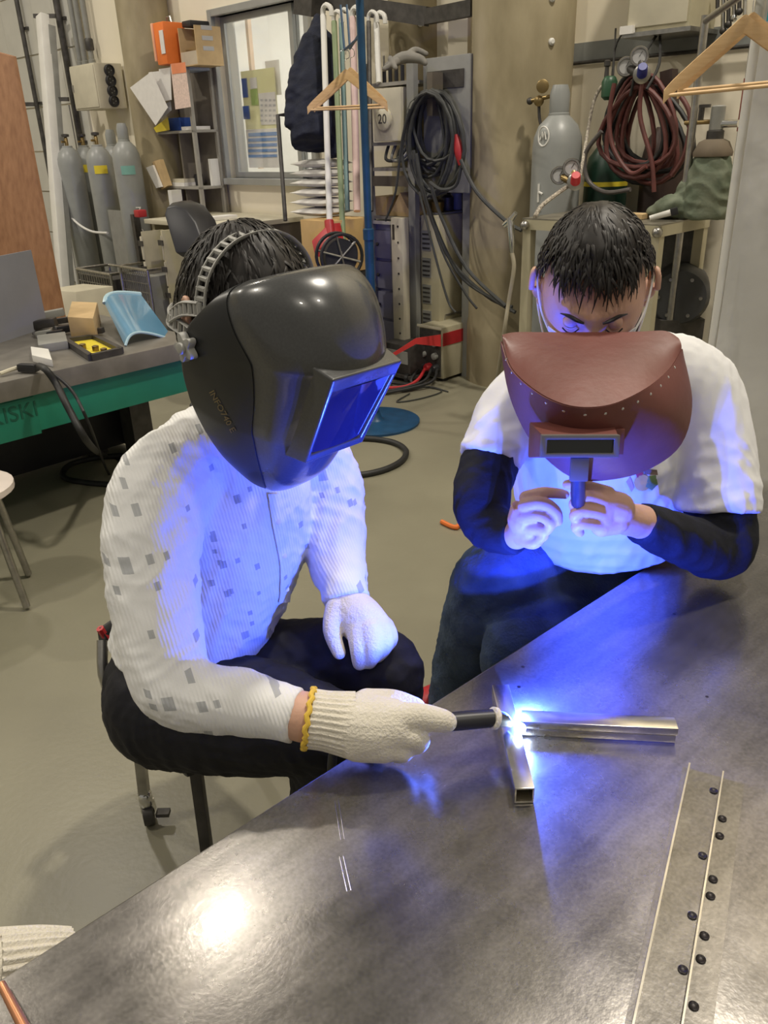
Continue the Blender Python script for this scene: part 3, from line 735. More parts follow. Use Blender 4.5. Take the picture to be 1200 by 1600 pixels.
# faded gold lettering on the cheek
M_GOLD = mat('faded_gold_print', (.22, .16, .06), .5)
def helm_text():
    s = .80; r = rows[34]; p = hpoint(r, s); th = s*math.pi/2
    nrm = (HMAT.to_3x3() @ Vector((math.sin(th), math.cos(th), .12))).normalized()
    p0, p1 = at(330, 602, 1.1), at(366, 672, 1.12); dr = (p1-p0); dr = (dr-nrm*dr.dot(nrm)).normalized(); up = nrm.cross(dr)
    return p, nrm, dr, up
# ---------------------------------------------------------------- seat of the welder
L1 = Vector((-.571, 1.396, 0)); L2 = Vector((-.385, 1.19, 0)); L3 = L1+Vector((.21, .19, 0)); L4 = L2+Vector((.21, .19, 0))
CA = thing('wheeled_stool', 'low black stool with chrome legs and casters under the welder', 'stool', (L1+L4)/2)
scn = (L1+L4)/2
SF = frame(scn, (L3-L1))
B(SF).bx(-.17, .17, -.17, .17, .355, .39).build('seat', M_BLACKPL, CA, bevel=.012)
for p in (L1, L2, L3, L4):
    lg = B().bar(p+EZ*.09, p+(scn-p)*.10+EZ*.36, .022, .022).build('leg', M_STEEL if p is not L2 else M_DSTEEL, CA, bevel=.002)
    B().lathe([(.013, .055), (.016, .06), (.016, .09), (.012, .095)], p, EZ, 16).build('caster_stem', M_CHROME, lg)
    q = B().lathe([(.012, -.013), (.026, -.011), (.028, 0), (.026, .011), (.012, .013)], p+EZ*.028, (1, .3, 0), 20).build('caster_wheel', M_DSTEEL, lg)
    B().slab([p+Vector((-.016, -.004, .03)), p+Vector((.016, -.004, .03)), p+Vector((.014, -.004, .062)), p+Vector((-.014, -.004, .062))], (0, .02, 0)).build('caster_fork', M_CHROME, lg, bevel=.002)
    B().bx(p.x+.02, p.x+.05, p.y-.012, p.y+.008, .026, .036).build('brake_tab', M_DSTEEL, lg)
bq = B(); bp0 = at(166, 1070, 1.62); bp1 = at(160, 1000, 1.62); fw_ = (L3-L1).normalized()
bq.tube([bp1+fw_*t+Vector((-.03*math.sin(t/.36*math.pi), .03*math.sin(t/.36*math.pi), 0)) for t in (0, .06, .12, .18, .24, .30, .36)], .030, 12, k=2, flat=.35, ref=(1, -1, 0))
bk = bq.build('backrest', M_BLACKPL, CA)
B().tube([bp1+Vector((0, 0, .028)), bp1+fw_*.02+Vector((0, 0, -.03))], .008, 8).build('red_edge', M_RED, bk)
B().tube([L1+(scn-L1)*.1+EZ*.34, bp0+Vector((0, 0, 0)), bp1], .011, 10, k=4).build('back_tube', M_STEEL, CA)

# ---- the seated watcher on the right
PB = thing('person', 'seated person in white T-shirt and jeans watching through a hand shield', 'person', Vector((.56, 1.72, 0)))
def face_frame(px, py, d, fdir, pitch):
    f = Vector((fdir[0], fdir[1], 0)).normalized(); f = f*math.cos(pitch)-EZ*math.sin(pitch)
    x = f.cross(EZ).normalized(); z = x.cross(f).normalized()
    M_ = Matrix((x, f, z)).transposed().to_4x4(); M_.translation = at(px, py, d); return M_
HB = face_frame(926, 462, 1.38, (-.22, -.975), math.radians(25)); SB = 1.09
torsoB = [(950, 890, 1.80, 118), (945, 800, 1.72, 132), (935, 690, 1.64, 138), (935, 610, 1.58, 112), (930, 560, 1.52, 62)]
slR = [(1010, 600, 1.57, 82), (1075, 612, 1.55, 76), (1112, 690, 1.53, 64), (1122, 760, 1.52, 63), (1122, 800, 1.52, 65)]
slL = [(870, 610, 1.57, 80), (806, 640, 1.55, 60), (775, 695, 1.52, 50), (764, 722, 1.51, 49)]
b = B(); limb(b, torsoB); limb(b, slR, (True, False)); limb(b, slL, (True, False))
me = remesh(b, .0055, 6); wrinkle(me, .0026, 45, 21); wrinkle(me, .0012, 90, 22)
axb = (at(945, 800, 1.72)-at(950, 890, 1.80)).normalized(); bisect(me, at(945, 806, 1.76), -axb); solidify(me, .002)
TEE = finish('t_shirt', me, M_TEE, PB, smooth=180)
b = B(); SLV_R = [(1085, 650, 1.54, 45), (1118, 770, 1.52, 52), (1132, 842, 1.51, 50), (1118, 862, 1.50, 45), (1070, 845, 1.45, 41), (1000, 816, 1.385, 33)]; limb(b, SLV_R, (True, False))
me = remesh(b, .005, 5); wrinkle(me, .0020, 75, 31, sharp=True); finish('undershirt_sleeve', me, M_BSLEEVE, PB, smooth=180)
b = B(); SLV_L = [(800, 650, 1.54, 38), (768, 715, 1.51, 44), (752, 775, 1.48, 46), (760, 815, 1.46, 41), (785, 832, 1.42, 35), (808, 838, 1.375, 28)]; limb(b, SLV_L, (True, False))
me = remesh(b, .005, 5); wrinkle(me, .0020, 75, 33, sharp=True); finish('undershirt_sleeve', me, M_BSLEEVE, PB, smooth=180)
JH = [(960, 900, 1.84, 112), (950, 860, 1.82, 108)]
JR = [(930, 900, 1.85, 90), (850, 890, 1.77, 78), (785, 898, 1.70, 66), (758, 945, 1.76, 62), (728, 1030, 1.95, 50), (708, 1100, 2.13, 40)]
JL = [(1000, 930, 1.86, 85), (900, 965, 1.75, 68), (812, 1000, 1.66, 52), (800, 1050, 1.72, 46), (815, 1150, 1.95, 38), (820, 1230, 2.15, 34)]
b = B(); limb(b, JH); limb(b, JR, (True, False)); limb(b, JL, (True, False))
me = remesh(b, .006, 5); wrinkle(me, .0028, 50, 41); wrinkle(me, .0012, 120, 42); finish('jeans', me, M_DENIM, PB, smooth=180)
for (p, f) in ((at(700, 1108, z=.0), Vector((-.75, -.35, 0)).normalized()), (at(815, 1245, z=.0), Vector((-.5, -.8, 0)).normalized())):
    q = B(); p.z = 0
    wchain(q, [p-f*.06+EZ*.045, p+f*.05+EZ*.045, p+f*.15+EZ*.035], [.042, .045, .036]); q.tube([p-f*.02+EZ*.05, p-f*.02+EZ*.13], [.042, .044], 14)
    me = remesh(q, .005, 4); sh = finish('shoe', me, mat('red_shoe', (.38, .012, .02), .5, var=.15), PB, smooth=180)
    q = B(); wchain(q, [p-f*.06+EZ*.012, p+f*.05+EZ*.012, p+f*.155+EZ*.012], [.044, .047, .037], n=20)
    q.v = [(x, y, max(0.0, min(.018, z))) for x, y, z in q.v]; q.build('sole', M_WHITE, sh)
# one continuous body: head, neck, trunk, arms, hands, legs
b = B(); add_head(b, HB, SB)
nk = HB @ (Vector((0, -.035, -.075))*SB)
b.tube([nk, at(930, 575, 1.55), at(935, 640, 1.60)], [.058, .062, .09], 18, k=4); b.ball(nk, .057)
limb(b, [(955, 890, 1.84, 72), (945, 800, 1.74, 100), (935, 690, 1.65, 108), (935, 620, 1.59, 80)])
limb(b, slR[:3], scale=.7); limb(b, slL[:3], scale=.7); limb(b, SLV_R, scale=.72); limb(b, SLV_L, scale=.72)
limb(b, [(1040, 830, 1.42, 27), (1000, 815, 1.38, 27), (985, 812, 1.355, 26), (960, 803, 1.315, 29)]); limb(b, [(790, 834, 1.41, 23), (806, 836, 1.38, 23), (822, 822, 1.345, 25)])
# hand at the image right: knuckles towards us, fingers pointing left
for ch in ([(965, 795, 1.305, 30), (945, 790, 1.295, 27), (938, 806, 1.295, 24)], [(960, 812, 1.310, 27), (940, 822, 1.300, 19)],
           [(950, 772, 1.290, 16), (922, 762, 1.275, 13.5), (900, 757, 1.275, 12), (886, 757, 1.280, 9.5)],
           [(942, 784, 1.280, 15), (915, 776, 1.260, 13), (898, 786, 1.265, 11.5), (899, 797, 1.275, 10)],
           [(938, 802, 1.280, 14.5), (912, 797, 1.260, 12.5), (898, 806, 1.265, 11.5), (902, 814, 1.280, 10)],
           [(938, 820, 1.290, 14), (914, 818, 1.270, 12), (900, 823, 1.275, 11), (906, 832, 1.290, 9.5)],
           [(955, 785, 1.315, 17), (925, 775, 1.315, 13), (900, 772, 1.305, 11)]): limb(b, ch, n=14, scale=.80 if len(ch) > 3 else .92)
# hand at the image left
for ch in ([(818, 812, 1.335, 28), (822, 792, 1.325, 24), (828, 830, 1.340, 24)],
           [(822, 778, 1.315, 14.5), (848, 770, 1.300, 12), (872, 771, 1.295, 10.5), (883, 773, 1.295, 9)],
           [(820, 790, 1.305, 14.5), (848, 786, 1.285, 13), (868, 799, 1.280, 11.5), (872, 815, 1.285, 9.5)],
           [(820, 807, 1.310, 14), (845, 806, 1.290, 12.5), (860, 817, 1.285, 11.5), (856, 828, 1.295, 10)],
           [(822, 825, 1.325, 13.5), (843, 826, 1.305, 12), (850, 836, 1.305, 11), (842, 843, 1.315, 10)],
           [(815, 840, 1.350, 15), (832, 848, 1.330, 12), (842, 846, 1.325, 9)]): limb(b, ch, n=14, scale=.80 if len(ch) > 3 else .92)
limb(b, JH, scale=.66); limb(b, JR, scale=.75); limb(b, JL, scale=.75)
me = remesh(b, .0026, 1); finish('body', me, M_SKIN, PB, smooth=180)
def hl(d):
    if d.y > .40: return .66-.10*abs(d.x)-.05*math.cos(d.x*14)
    if d.y > .05: return .66-(.40-d.y)/.35*.26
    if d.y > -.35: return .40-.06*max(0, -d.y)
    return .38-(abs(d.y)-.35)*1.9
hair(HB, SB, Vector((.10, -.35, .95)), hl, 1900, 8, root=PB, length=(.5, 1.0), lift=.010, vol=.20, side=.62)
# fringe falling on the forehead
q = B(); rs = random.Random(4)
for i in range(90):
    x = -.062+.124*i/89+rs.gauss(0, .003); d = Vector((x/.079, math.sqrt(max(.05, 1-(x/.079)**2))*.62, .72)).normalized()
    pts = []; rad = []; L_ = rs.uniform(.16, .36)*(1.0 if abs(x) < .045 else .8); sw = rs.gauss(0, .12)
    for k in range(6):
        u = k/5; dd = Vector((d.x+sw*u*.3, d.y+L_*.55*u, d.z-L_*u)).normalized(); pts.append(HB @ ((head_r(dd, SB))*(1.10-.055*u))); rad.append(.0026*(1-.85*u))
    q.tube(pts, rad, 5, k=1)
q.build('fringe', M_HAIR, PB)
for sx in (-1, 1):
    q = B(); q.tube([HB @ (Vector((sx*x, y, z))*SB) for x, y, z in ((.014, .106, .026), (.024, .106, .031), (.036, .100, .0345), (.048, .088, .030))], [.003, .0055, .005, .0015], 8, k=4, flat=.6); q.build('eyebrow', M_HAIR, PB)
    q = B(); q.ball(HB @ (Vector((sx*.032, .0765, .008))*SB), .0125*SB, 16, 10); ey = q.build('eyelid', M_SKIN, PB)
    q = B(); q.tube([HB @ (Vector((sx*x, y, z))*SB) for x, y, z in ((.020, .090, .003), (.028, .0955, .0005), (.037, .0945, .001), (.044, .088, .004))], .0013, 6, k=4); q.build('eyelash', M_HAIR, ey)
    # brow creases
M_MASK = mat('white_mask', (.78, .78, .76), .85, var=.03, bump=.1, bscale=60)
q = B(); rws = []
for i in range(13):
    v = i/12; r_ = []
    for j in range(21):
        u = -1+2*j/20; z = -.012-.095*v; x = .066*u*(1-.18*v)
        y = .094*math.sqrt(max(0, 1-(x/.085)**2))+.030*math.exp(-(x/.03)**2)*(1-.5*v)+.004
        r_.append(HB @ (Vector((x, y-.02*v*v, z))*SB))
    rws.append(r_)
q.grid(rws); MK = q.build('face_mask', M_MASK, PB, solid=.0015)
for sx in (-1, 1):
    q = B(); q.tube([HB @ (Vector((sx*x, y, z))*SB) for x, y, z in ((.064, .062, -.022), (.078, .035, -.004), (.086, .006, .022), (.087, -.018, .034), (.087, -.026, .01), (.086, -.012, -.02), (.076, .02, -.05), (.058, .055, -.09))], .0019, 7, k=5); q.build('ear_loop', M_MASK, MK)

# printed emblem on the T-shirt, laid on the cloth
from mathutils.bvhtree import BVHTree
def bvh_of(objs):
    v = []; f = []
    for o in objs:
        k = len(v); off = world_org(o); v += [tuple(x.co+off) for x in o.data.vertices]; f += [tuple(i+k for i in p.vertices) for p in o.data.polygons]
    return BVHTree.FromPolygons(v, f)
def drape(bvh, me_pts, lift=.0012):
    out = []
    for px, py in me_pts:
        h = bvh.ray_cast(CAM, ray(px, py).normalized())
        out.append(h[0]+(h[1] if h[1].dot(ray(px, py)) < 0 else -h[1])*lift if h[0] is not None else None)
    return out
bt = bvh_of([TEE])
def print_patch(name, poly, material, parent, lift=.0015, bv=None):
    cx = sum(p[0] for p in poly)/len(poly); cy = sum(p[1] for p in poly)/len(poly); rings = 4; pts = [(cx, cy)]; n = len(poly)
    for k in range(1, rings+1): pts += [(cx+(x-cx)*k/rings, cy+(y-cy)*k/rings) for x, y in poly]
    P_ = drape(bv or bt, pts, lift)
    if any(p is None for p in P_): return
    fs = [(0, 1+j, 1+(j+1) % n) for j in range(n)]
    for k in range(rings-1):
        for j in range(n): a = 1+k*n; fs.append((a+j, a+(j+1) % n, a+n+(j+1) % n, a+n+j))
    q = B(); q.add(P_, fs); q.build(name, material, parent, fixn=False)
def circ(cx, cy, rx, ry, n=16, a0=0, a1=2*math.pi): return [(cx+rx*math.cos(a0+(a1-a0)*i/n), cy+ry*math.sin(a0+(a1-a0)*i/n)) for i in range(n)]
print_patch('printed_emblem', circ(1003, 754, 13, 13), mat('emblem_amber', (.62, .40, .10), .8), TEE)
print_patch('printed_emblem', [(1012, 744), (1024, 742), (1027, 756), (1018, 766), (1008, 760)], mat('emblem_green', (.16, .26, .10), .8), TEE, .002)
print_patch('printed_emblem', [(992, 738), (1002, 734), (1004, 741), (995, 746)], mat('emblem_red', (.45, .06, .06), .8), TEE, .002)
print_patch('printed_emblem', [(1005, 732), (1026, 734), (1027, 742), (1006, 741)], mat('emblem_dark', (.16, .11, .09), .8), TEE, .002)
print_patch('printed_emblem', [(978, 752), (984, 744), (990, 762), (986, 768)], mat('emblem_pink', (.55, .35, .40), .8), TEE, .002)

# ---- hand shield
M_SHIELD = mat('red_brown_fibre', (.135, .045, .035), .42, scale=7, col2=(.19, .062, .05), bump=.06, bscale=50, spec=.4)
HS = thing('hand_shield', 'red-brown fibre hand shield held up before the face of the watcher', 'welding shield', at(912, 748, 1.17))
seam = [(785, 533, 1.245), (800, 575, 1.205), (835, 608, 1.160), (875, 629, 1.130), (915, 636, 1.120), (960, 630, 1.130), (1010, 606, 1.160), (1045, 577, 1.205), (1065, 545, 1.240)]
back = [(785, 523, 1.250), (805, 519, 1.262), (850, 519, 1.268), (890, 519, 1.27), (925, 519, 1.27), (960, 519, 1.27), (1000, 518, 1.268), (1040, 517, 1.262), (1060, 528, 1.250)]
outl = [(785, 541, 1.25), (797, 612, 1.245), (822, 672, 1.25), (856, 716, 1.255), (900, 746, 1.26), (950, 748, 1.26), (1010, 733, 1.258), (1062, 695, 1.255), (1080, 630, 1.25), (1066, 553, 1.25)]
def cur(pts, n):
    c = catmull(pts, 12); out = []; L_ = [0]
    P_ = [at(*p) for p in c]
    for i in range(1, len(P_)): L_.append(L_[-1]+(P_[i]-P_[i-1]).length)
    for k in range(n+1):
        t = L_[-1]*k/n; i = max(j for j in range(len(L_)) if L_[j] <= t+1e-9); i = min(i, len(P_)-2)
        f = (t-L_[i])/max(1e-9, L_[i+1]-L_[i]); out.append(P_[i].lerp(P_[i+1], f))
    return out
NC = 48; cs, cb, co_ = cur(seam, NC), cur(back, NC), cur(outl, NC)
toc = -c_f
rws = [[cs[j].lerp(cb[j], v/8)+toc*.004*math.sin(v/8*math.pi) for j in range(NC+1)] for v in range(9)]
B().grid(rws).build('roof_panel', M_SHIELD, HS, solid=.0025)
rws = [[cs[j].lerp(co_[j], v/14)-toc*.002+toc*.018*math.sin(v/14*math.pi)*math.sin(j/NC*math.pi) for j in range(NC+1)] for v in range(15)]
SHB = B().grid(rws).build('shield_body', M_SHIELD, HS, solid=.0025)
SROWS = rws
for j in range(4, NC-2, 3):
    p = SROWS[1][j].lerp(SROWS[2][j], .3); n_ = (SROWS[2][j]-SROWS[0][j]).cross(SROWS[1][min(j+1, NC)]-SROWS[1][j-1]).normalized()
    if n_.dot(toc) < 0: n_ = -n_
    B().lathe([(.0026, -.001), (.0026, .0012), (.0014, .002)], p+n_*.001, n_, 10).build('rivet', M_CHROME, SHB)
# window housing
pm, pu, pd = SROWS[8][22], SROWS[6][22], SROWS[10][22]
n_ = (toc*.9+Vector((0, 0, -.22))).normalized(); xr = (c_r-n_*c_r.dot(n_)).normalized(); vdn = xr.cross(n_).normalized()
if vdn.z > 0: vdn = -vdn
WF_ = Matrix((xr, -vdn, n_)).transposed().to_4x4(); WF_.translation = at(906, 697, 1.125)
q = B(WF_); q.add([(x*w, y*h, z) for z, w, h in ((-.058, .062, .027), (-.004, .054, .0165)) for x, y in ((-1,-1),(1,-1),(1,1),(-1,1))], [(0,1,2,3),(7,6,5,4),(0,4,5,1),(1,5,6,2),(2,6,7,3),(3,7,4,0)])
q.build('window_housing', M_SHIELD, HS, bevel=.003)
q = B(WF_); w0, h0, w1, h1 = .055, .0160, .047, .0098
vs = [(x*w, y*h, z) for w, h, z in ((w0, h0, -.006), (w0, h0, .004), (w1, h1, .004), (w1, h1, -.004)) for x, y in ((-1,-1),(1,-1),(1,1),(-1,1))]
q.add(vs, [(l*4+j, l*4+(j+1) % 4, l*4+4+(j+1) % 4, l*4+4+j) for l in range(3) for j in range(4)])
WFR = q.build('window_frame', mat('worn_grey_plastic', (.20, .19, .19), .4, .3, var=.15), HS, bevel=.0012)
B(WF_).bx(-w1, w1, -h1, h1, -.003, -.001).build('dark_glass', mat('dark_welding_glass', (.010, .013, .014), .08, var=.1, spec=.8), WFR)
q = B(WF_); q.bx(.058, .072, -.018, .020, -.052, -.030).build('side_bracket', M_SHIELD, HS, bevel=.002)
q = B(WF_); q.bx(-.010, .016, -.052, -.018, -.012, -.004); q.build('handle_clip', mat('worn_grey_plastic', (.2, .19, .19)), HS, bevel=.002)
hp0 = WF_ @ Vector((.003, -.040, -.012)); hp1 = at(903, 800, 1.30)
B().tube([hp0, hp0.lerp(hp1, .3), hp1], [.010, .011, .011], 12, k=4).build('handle', M_BLACKPL, HS)

# ---- seat under the watcher
sp_ = at(960, 915, 1.86); ST = thing('stool', 'plain round stool hidden under the watcher in jeans', 'stool', Vector((sp_.x+.05, sp_.y+.06, 0)))
c0 = Vector((sp_.x+.05, sp_.y+.06, 0))
B().lathe([(.15, .335), (.165, .345), (.165, .365), (.15, .375)], c0, EZ, 28).build('seat', M_DSTEEL, ST)
for k in range(4):
    a = k*math.pi/2+.5; d = Vector((math.cos(a), math.sin(a), 0)); B().tube([c0+d*.12+EZ*.34, c0+d*.17], .012, 10).build('leg', M_STEEL, ST)

# ---- torch and arc
TT = thing('welding_torch', 'slim black welding torch in the gloved hand, pale ring near its tip', 'torch', at(745, 1122, 1.10))
t0, t1, t2, t3 = at(655, 1132, 1.095), at(770, 1122, 1.115), at(782, 1124, 1.12), at(803, 1134, 1.135)
B().tube([t0, t0.lerp(t1, .45), t1], [.0095, .0130, .0125], 16, k=5).build('handle', M_BLACKPL, TT)
dirT = (t2-t1).normalized()
B().lathe([(.0125, 0), (.0155, .001), (.0155, .007), (.0115, .008)], t1-dirT*.002, dirT, 22).build('collar_ring', M_GLOVE, TT)
B().tube([t1+dirT*.005, t2+dirT*.006, t3-(t3-t2).normalized()*.008], [.0125, .0105, .0055], 14).build('nozzle', M_DSTEEL, TT)
B().tube([t0, at(600, 1150, 1.12), at(545, 1150, 1.17), at(520, 1180, 1.22), at(520, 1260, 1.35)], .0075, 10, k=5).build('torch_cable', M_BLACK, TT)
AP = at(813, 1138, z=TZ+.036)
tag(B().ball(AP, .0078, 14, 10).build('arc_flash', mat('arc_plasma', (1, 1, 1), .5, emit=((.62, .80, 1.0), 60)), None), 'blinding blue-white arc flash at the torch tip', 'flash')
ld = bpy.data.lights.new('arc_light', 'POINT'); ld.energy = 23; ld.color = (.045, .11, 1.0); ld.shadow_soft_size = .004
lo = bpy.data.objects.new('arc_light', ld); COL.objects.link(lo); lo.location = Vector((.190, .925, TZ+.0315))
ld = bpy.data.lights.new('arc_fill_light', 'POINT'); ld.energy = 48; ld.color = (.022, .055, 1.0); ld.shadow_soft_size = .004  # second arc light, added low behind the bars to turn the watcher blue
lo = bpy.data.objects.new('arc_fill_light', ld); COL.objects.link(lo); lo.location = Vector((.203, .952, TZ+.010))
# button placket lies on the welder's shirt
bsh = bvh_of([shirt])
path = catmull([(426, 772), (434, 825), (444, 880), (444, 925), (438, 962)], 8)
rws = [drape(bsh, [(x+dx, y) for dx in (-8, -4, 0, 4, 8)], .0022) for x, y in path]
rws = [r for r in rws if all(p is not None for p in r)]
if len(rws) > 3: B().grid(rws).build('placket', M_SHIRT, shirt, solid=.0015, smooth=60)
for x, y in ((433, 815), (442, 868), (445, 920)):
    p = drape(bsh, [(x, y)], .004)[0]
    if p is not None: B().lathe([(.0045, 0), (.0045, .0012), (.003, .0016)], p, (CAM-p).normalized(), 12).build('button', M_WHITE, shirt)
# lettering on the helmet cheek
bh = bvh_of([o for o in bpy.data.objects if o.name.startswith('side_panel')]+[HSHELL])
def print_text(name, s, x0, y0, x1, y1, hpx, bv, material, parent, lift=.0012):
    cu = bpy.data.curves.new('t', 'FONT'); cu.body = s; cu.size = 1; cu.resolution_u = 2; o = bpy.data.objects.new('t', cu); COL.objects.link(o)
    bpy.context.view_layer.update(); me = bpy.data.meshes.new_from_object(o.evaluated_get(bpy.context.evaluated_depsgraph_get())); bpy.data.objects.remove(o)
    bm = bmesh.new(); bm.from_mesh(me); bmesh.ops.triangulate(bm, faces=bm.faces); bmesh.ops.subdivide_edges(bm, edges=[e for e in bm.edges if e.calc_length() > .2], cuts=2)
    W_ = max(v.co.x for v in bm.verts); dx, dy = (x1-x0)/W_, (y1-y0)/W_; ln = math.hypot(dx, dy); ux, uy = -dy/ln, dx/ln
    pts = drape(bv, [(x0+dx*v.co.x-ux*hpx*v.co.y/.72, y0+dy*v.co.x-uy*hpx*v.co.y/.72) for v in bm.verts], lift)
    ok = all(p is not None for p in pts)
    if ok:
        for v, p in zip(bm.verts, pts): v.co = p
        bm.to_mesh(me); me.materials.clear(); finish(name, me, material, parent, smooth=0)
    bm.free(); return ok
print_text('printed_lettering', 'INFO740 E', 327, 612, 362, 676, 9, bh, M_GOLD, HSHELL)
# ---------------------------------------------------------------- background: left side of the wall
def W(p): return WMAT @ Vector(p)
def wthing(name, label, cat, x, o, z, group=None): return thing(name, label, cat, W((x, -o, z)), group)
# dark pipes and conduits
for px, r, lab in ((41, .024, 'dark vertical pipe on the wall left of the white duct'), (106, .032, 'dark vertical pipe on the wall beside the socket box')):
    x = wl(px, 80 if px < 60 else 107, .07).x; T = wthing('wall_pipe', lab, 'pipe', x, .07, 0, 'dark wall pipes')
    B(WMAT).tube([(x, -.07, 0), (x, -.07, 3.4)], r, 14).build('pipe', M_DSTEEL, T)
    for z in (.6, 1.5, 1.9, 2.6): B(WMAT).bx(x-.06, x+.06, -.045, -.02, z-.012, z+.012).build('clamp', M_DSTEEL, T)
sbx0, sbx1, sbz0, sbz1 = wl(113, 135, .30).x, wl(152, 135, .30).x, wl(132, 172, .30).z, wl(132, 100, .30).z
T = wthing('socket_box', 'beige electrical box with four black sockets on its side', 'socket box', (sbx0+sbx1)/2, .12, sbz0)
B(WMAT).bx(sbx0, sbx1, -.30, -.026, sbz0, sbz1).build('housing', M_BEIGE2, T, bevel=.006)
dr = B(WMAT).bx(sbx0+.015, sbx1-.012, -.31, -.30, sbz0+.015, sbz1-.015).build('door', M_BEIGE2, T, bevel=.003)
B(WMAT).bx(sbx0+.03, sbx0+.045, -.32, -.31, (sbz0+sbz1)/2-.03, (sbz0+sbz1)/2+.03).build('latch', M_STEEL, dr)
for i in range(4):
    z = sbz1-.06-(sbz1-sbz0-.12)*i/3
    sk = B(WMAT).lathe([(.05, 0), (.05, .02), (.042, .026), (.038, .012), (.002, .012)], (sbx1, -.16, z), (1, 0, 0), 24).build('socket', M_BLACKPL, T)
    for a in range(3): B(WMAT).bx(sbx1+.0125, sbx1+.0145, -.16+.018*math.cos(a*2.1)-.004, -.16+.018*math.cos(a*2.1)+.004, z+.018*math.sin(a*2.1)-.004, z+.018*math.sin(a*2.1)+.004).build('slot', M_GREYP, sk)
for k, px in enumerate((119, 127, 138)):
    x = wl(px, 60, .08).x; T2 = wthing('conduit', ['left grey conduit rising from the socket box', 'middle grey conduit rising from the socket box', 'right grey conduit with a joint rising from the socket box'][k], 'conduit', x, .08, sbz1, 'conduits above the socket box')
    B(WMAT).tube([(x, -.08, sbz1), (x, -.08, 3.4)], .026, 12).build('tube', M_GREYP, T2)
    B(WMAT).lathe([(.034, 0), (.034, .06), (.027, .065)], (x, -.08, sbz1+.002), EZ, 14).build('gland', M_GREYP, T2)
    if k == 2: B(WMAT).lathe([(.034, 0), (.040, .01), (.040, .09), (.034, .1)], (x, -.08, wl(138, 70, .08).z-.05), EZ, 14).build('joint', M_DSTEEL, T2)
# leaning white duct
T = thing('cable_duct', 'tall white plastic duct leaning on the left wall', 'duct', at(100, 462, 8.0))
B().bar(at(66, 24, 7.6), at(101, 470, 8.0), .125, .08, up=tuple(EY)).build('duct', M_WHITE, T, bevel=.006)
B().bar(at(80, 40, 7.62), at(112, 470, 8.02), .035, .07, up=tuple(EY)).build('shadow_strip', M_GREYP, T, bevel=.004)  # grey strip modelled in place of the shadow right of the duct
for (px, py, w) in ((70, 25, 34), (92, 155, 30), (46, 163, 16)):
    p = at(px-w/2, py, 7.75); q_ = at(px+w/2, py, 7.72); B().bar(p, q_, .03, .035).build('bracket', M_DSTEEL, T)
# gas cylinders in a row
M_VALVE = mat('brass_valve', (.30, .22, .10), .35, .9, var=.15)
def gas_cylinder(loc, label, group, h=1.30, r=.118, cap=True, bands=()):
    T = thing('gas_cylinder', label, 'gas cylinder', loc, group)
    L = Vector(loc)
    B().lathe([(r*.86, 0), (r, .02), (r, h-.14), (r*.96, h-.09), (r*.78, h-.035), (r*.5, h), (r*.40, h+.012), (.001, h+.012)], L, EZ, 32).build('body', M_CYL, T)
    B().lathe([(r*.42, h), (r*.42, h+.02), (r*.36, h+.025)], L, EZ, 24).build('neck_ring', M_CYL, T)
    if cap: B().lathe([(r*.38, h+.02), (r*.40, h+.03), (r*.40, h+.11), (r*.30, h+.15), (.001, h+.152)], L, EZ, 20).build('valve_cap', M_CYL, T)
    else:
        v = B().lathe([(.018, h+.01), (.018, h+.09), (.012, h+.10)], L, EZ, 12).build('valve', M_VALVE, T)
        B().lathe([(.012, h+.10), (.036, h+.105), (.036, h+.125), (.012, h+.13)], L, EZ, 14).build('hand_wheel', M_DSTEEL, v)
        B().cyl(L+Vector((0, 0, h+.06)), L+Vector((-.03, -.045, h+.06)), .010, n=10).build('outlet', M_VALVE, v)
    return T
labs = ['leftmost grey gas cylinder by the white duct', 'second grey gas cylinder from the left, yellow sticker', 'third grey gas cylinder with red hand wheel and yellow tag', 'fourth grey gas cylinder in the row', 'rightmost grey gas cylinder of the row with teal sticker']
cx = [(104, 225, .45), (129, 220, .22), (151, 225, .45), (174, 222, .22), (193, 218, .55)]
for i, (px, py, o) in enumerate(cx):
    x = wl(px, py, o).x; loc = W((x, -o, 0)); T = gas_cylinder(loc, labs[i], 'grey gas cylinders in the left corner', h=1.44 if i < 4 else 1.47, cap=i in (3, 4))
    tocam = Vector((-loc.x, -loc.y, 0)).normalized(); sd = tocam.cross(EZ)
    if i in (1, 2, 4):
        rws = [[loc+(tocam*math.cos(a)+sd*math.sin(a))*(.1195)+EZ*z for a in [(-.5+.1*j) for j in range(11)]] for z in (1.22, 1.25, 1.29)]
        B().grid(rws).build('sticker', M_YELLOW if i < 4 else mat('teal_sticker', (.20, .42, .38), .5), T, solid=.001)
    if i == 4:
        for k, ch in enumerate('7R'):
            M_ = Matrix((sd*-1, EZ, tocam)).transposed().to_4x4(); M_.translation = loc+tocam*.1185-sd*.035+EZ*(.92-.18*k)
            text_obj('painted_letter', ch, M_, .10, M_WHITE, T, .002)
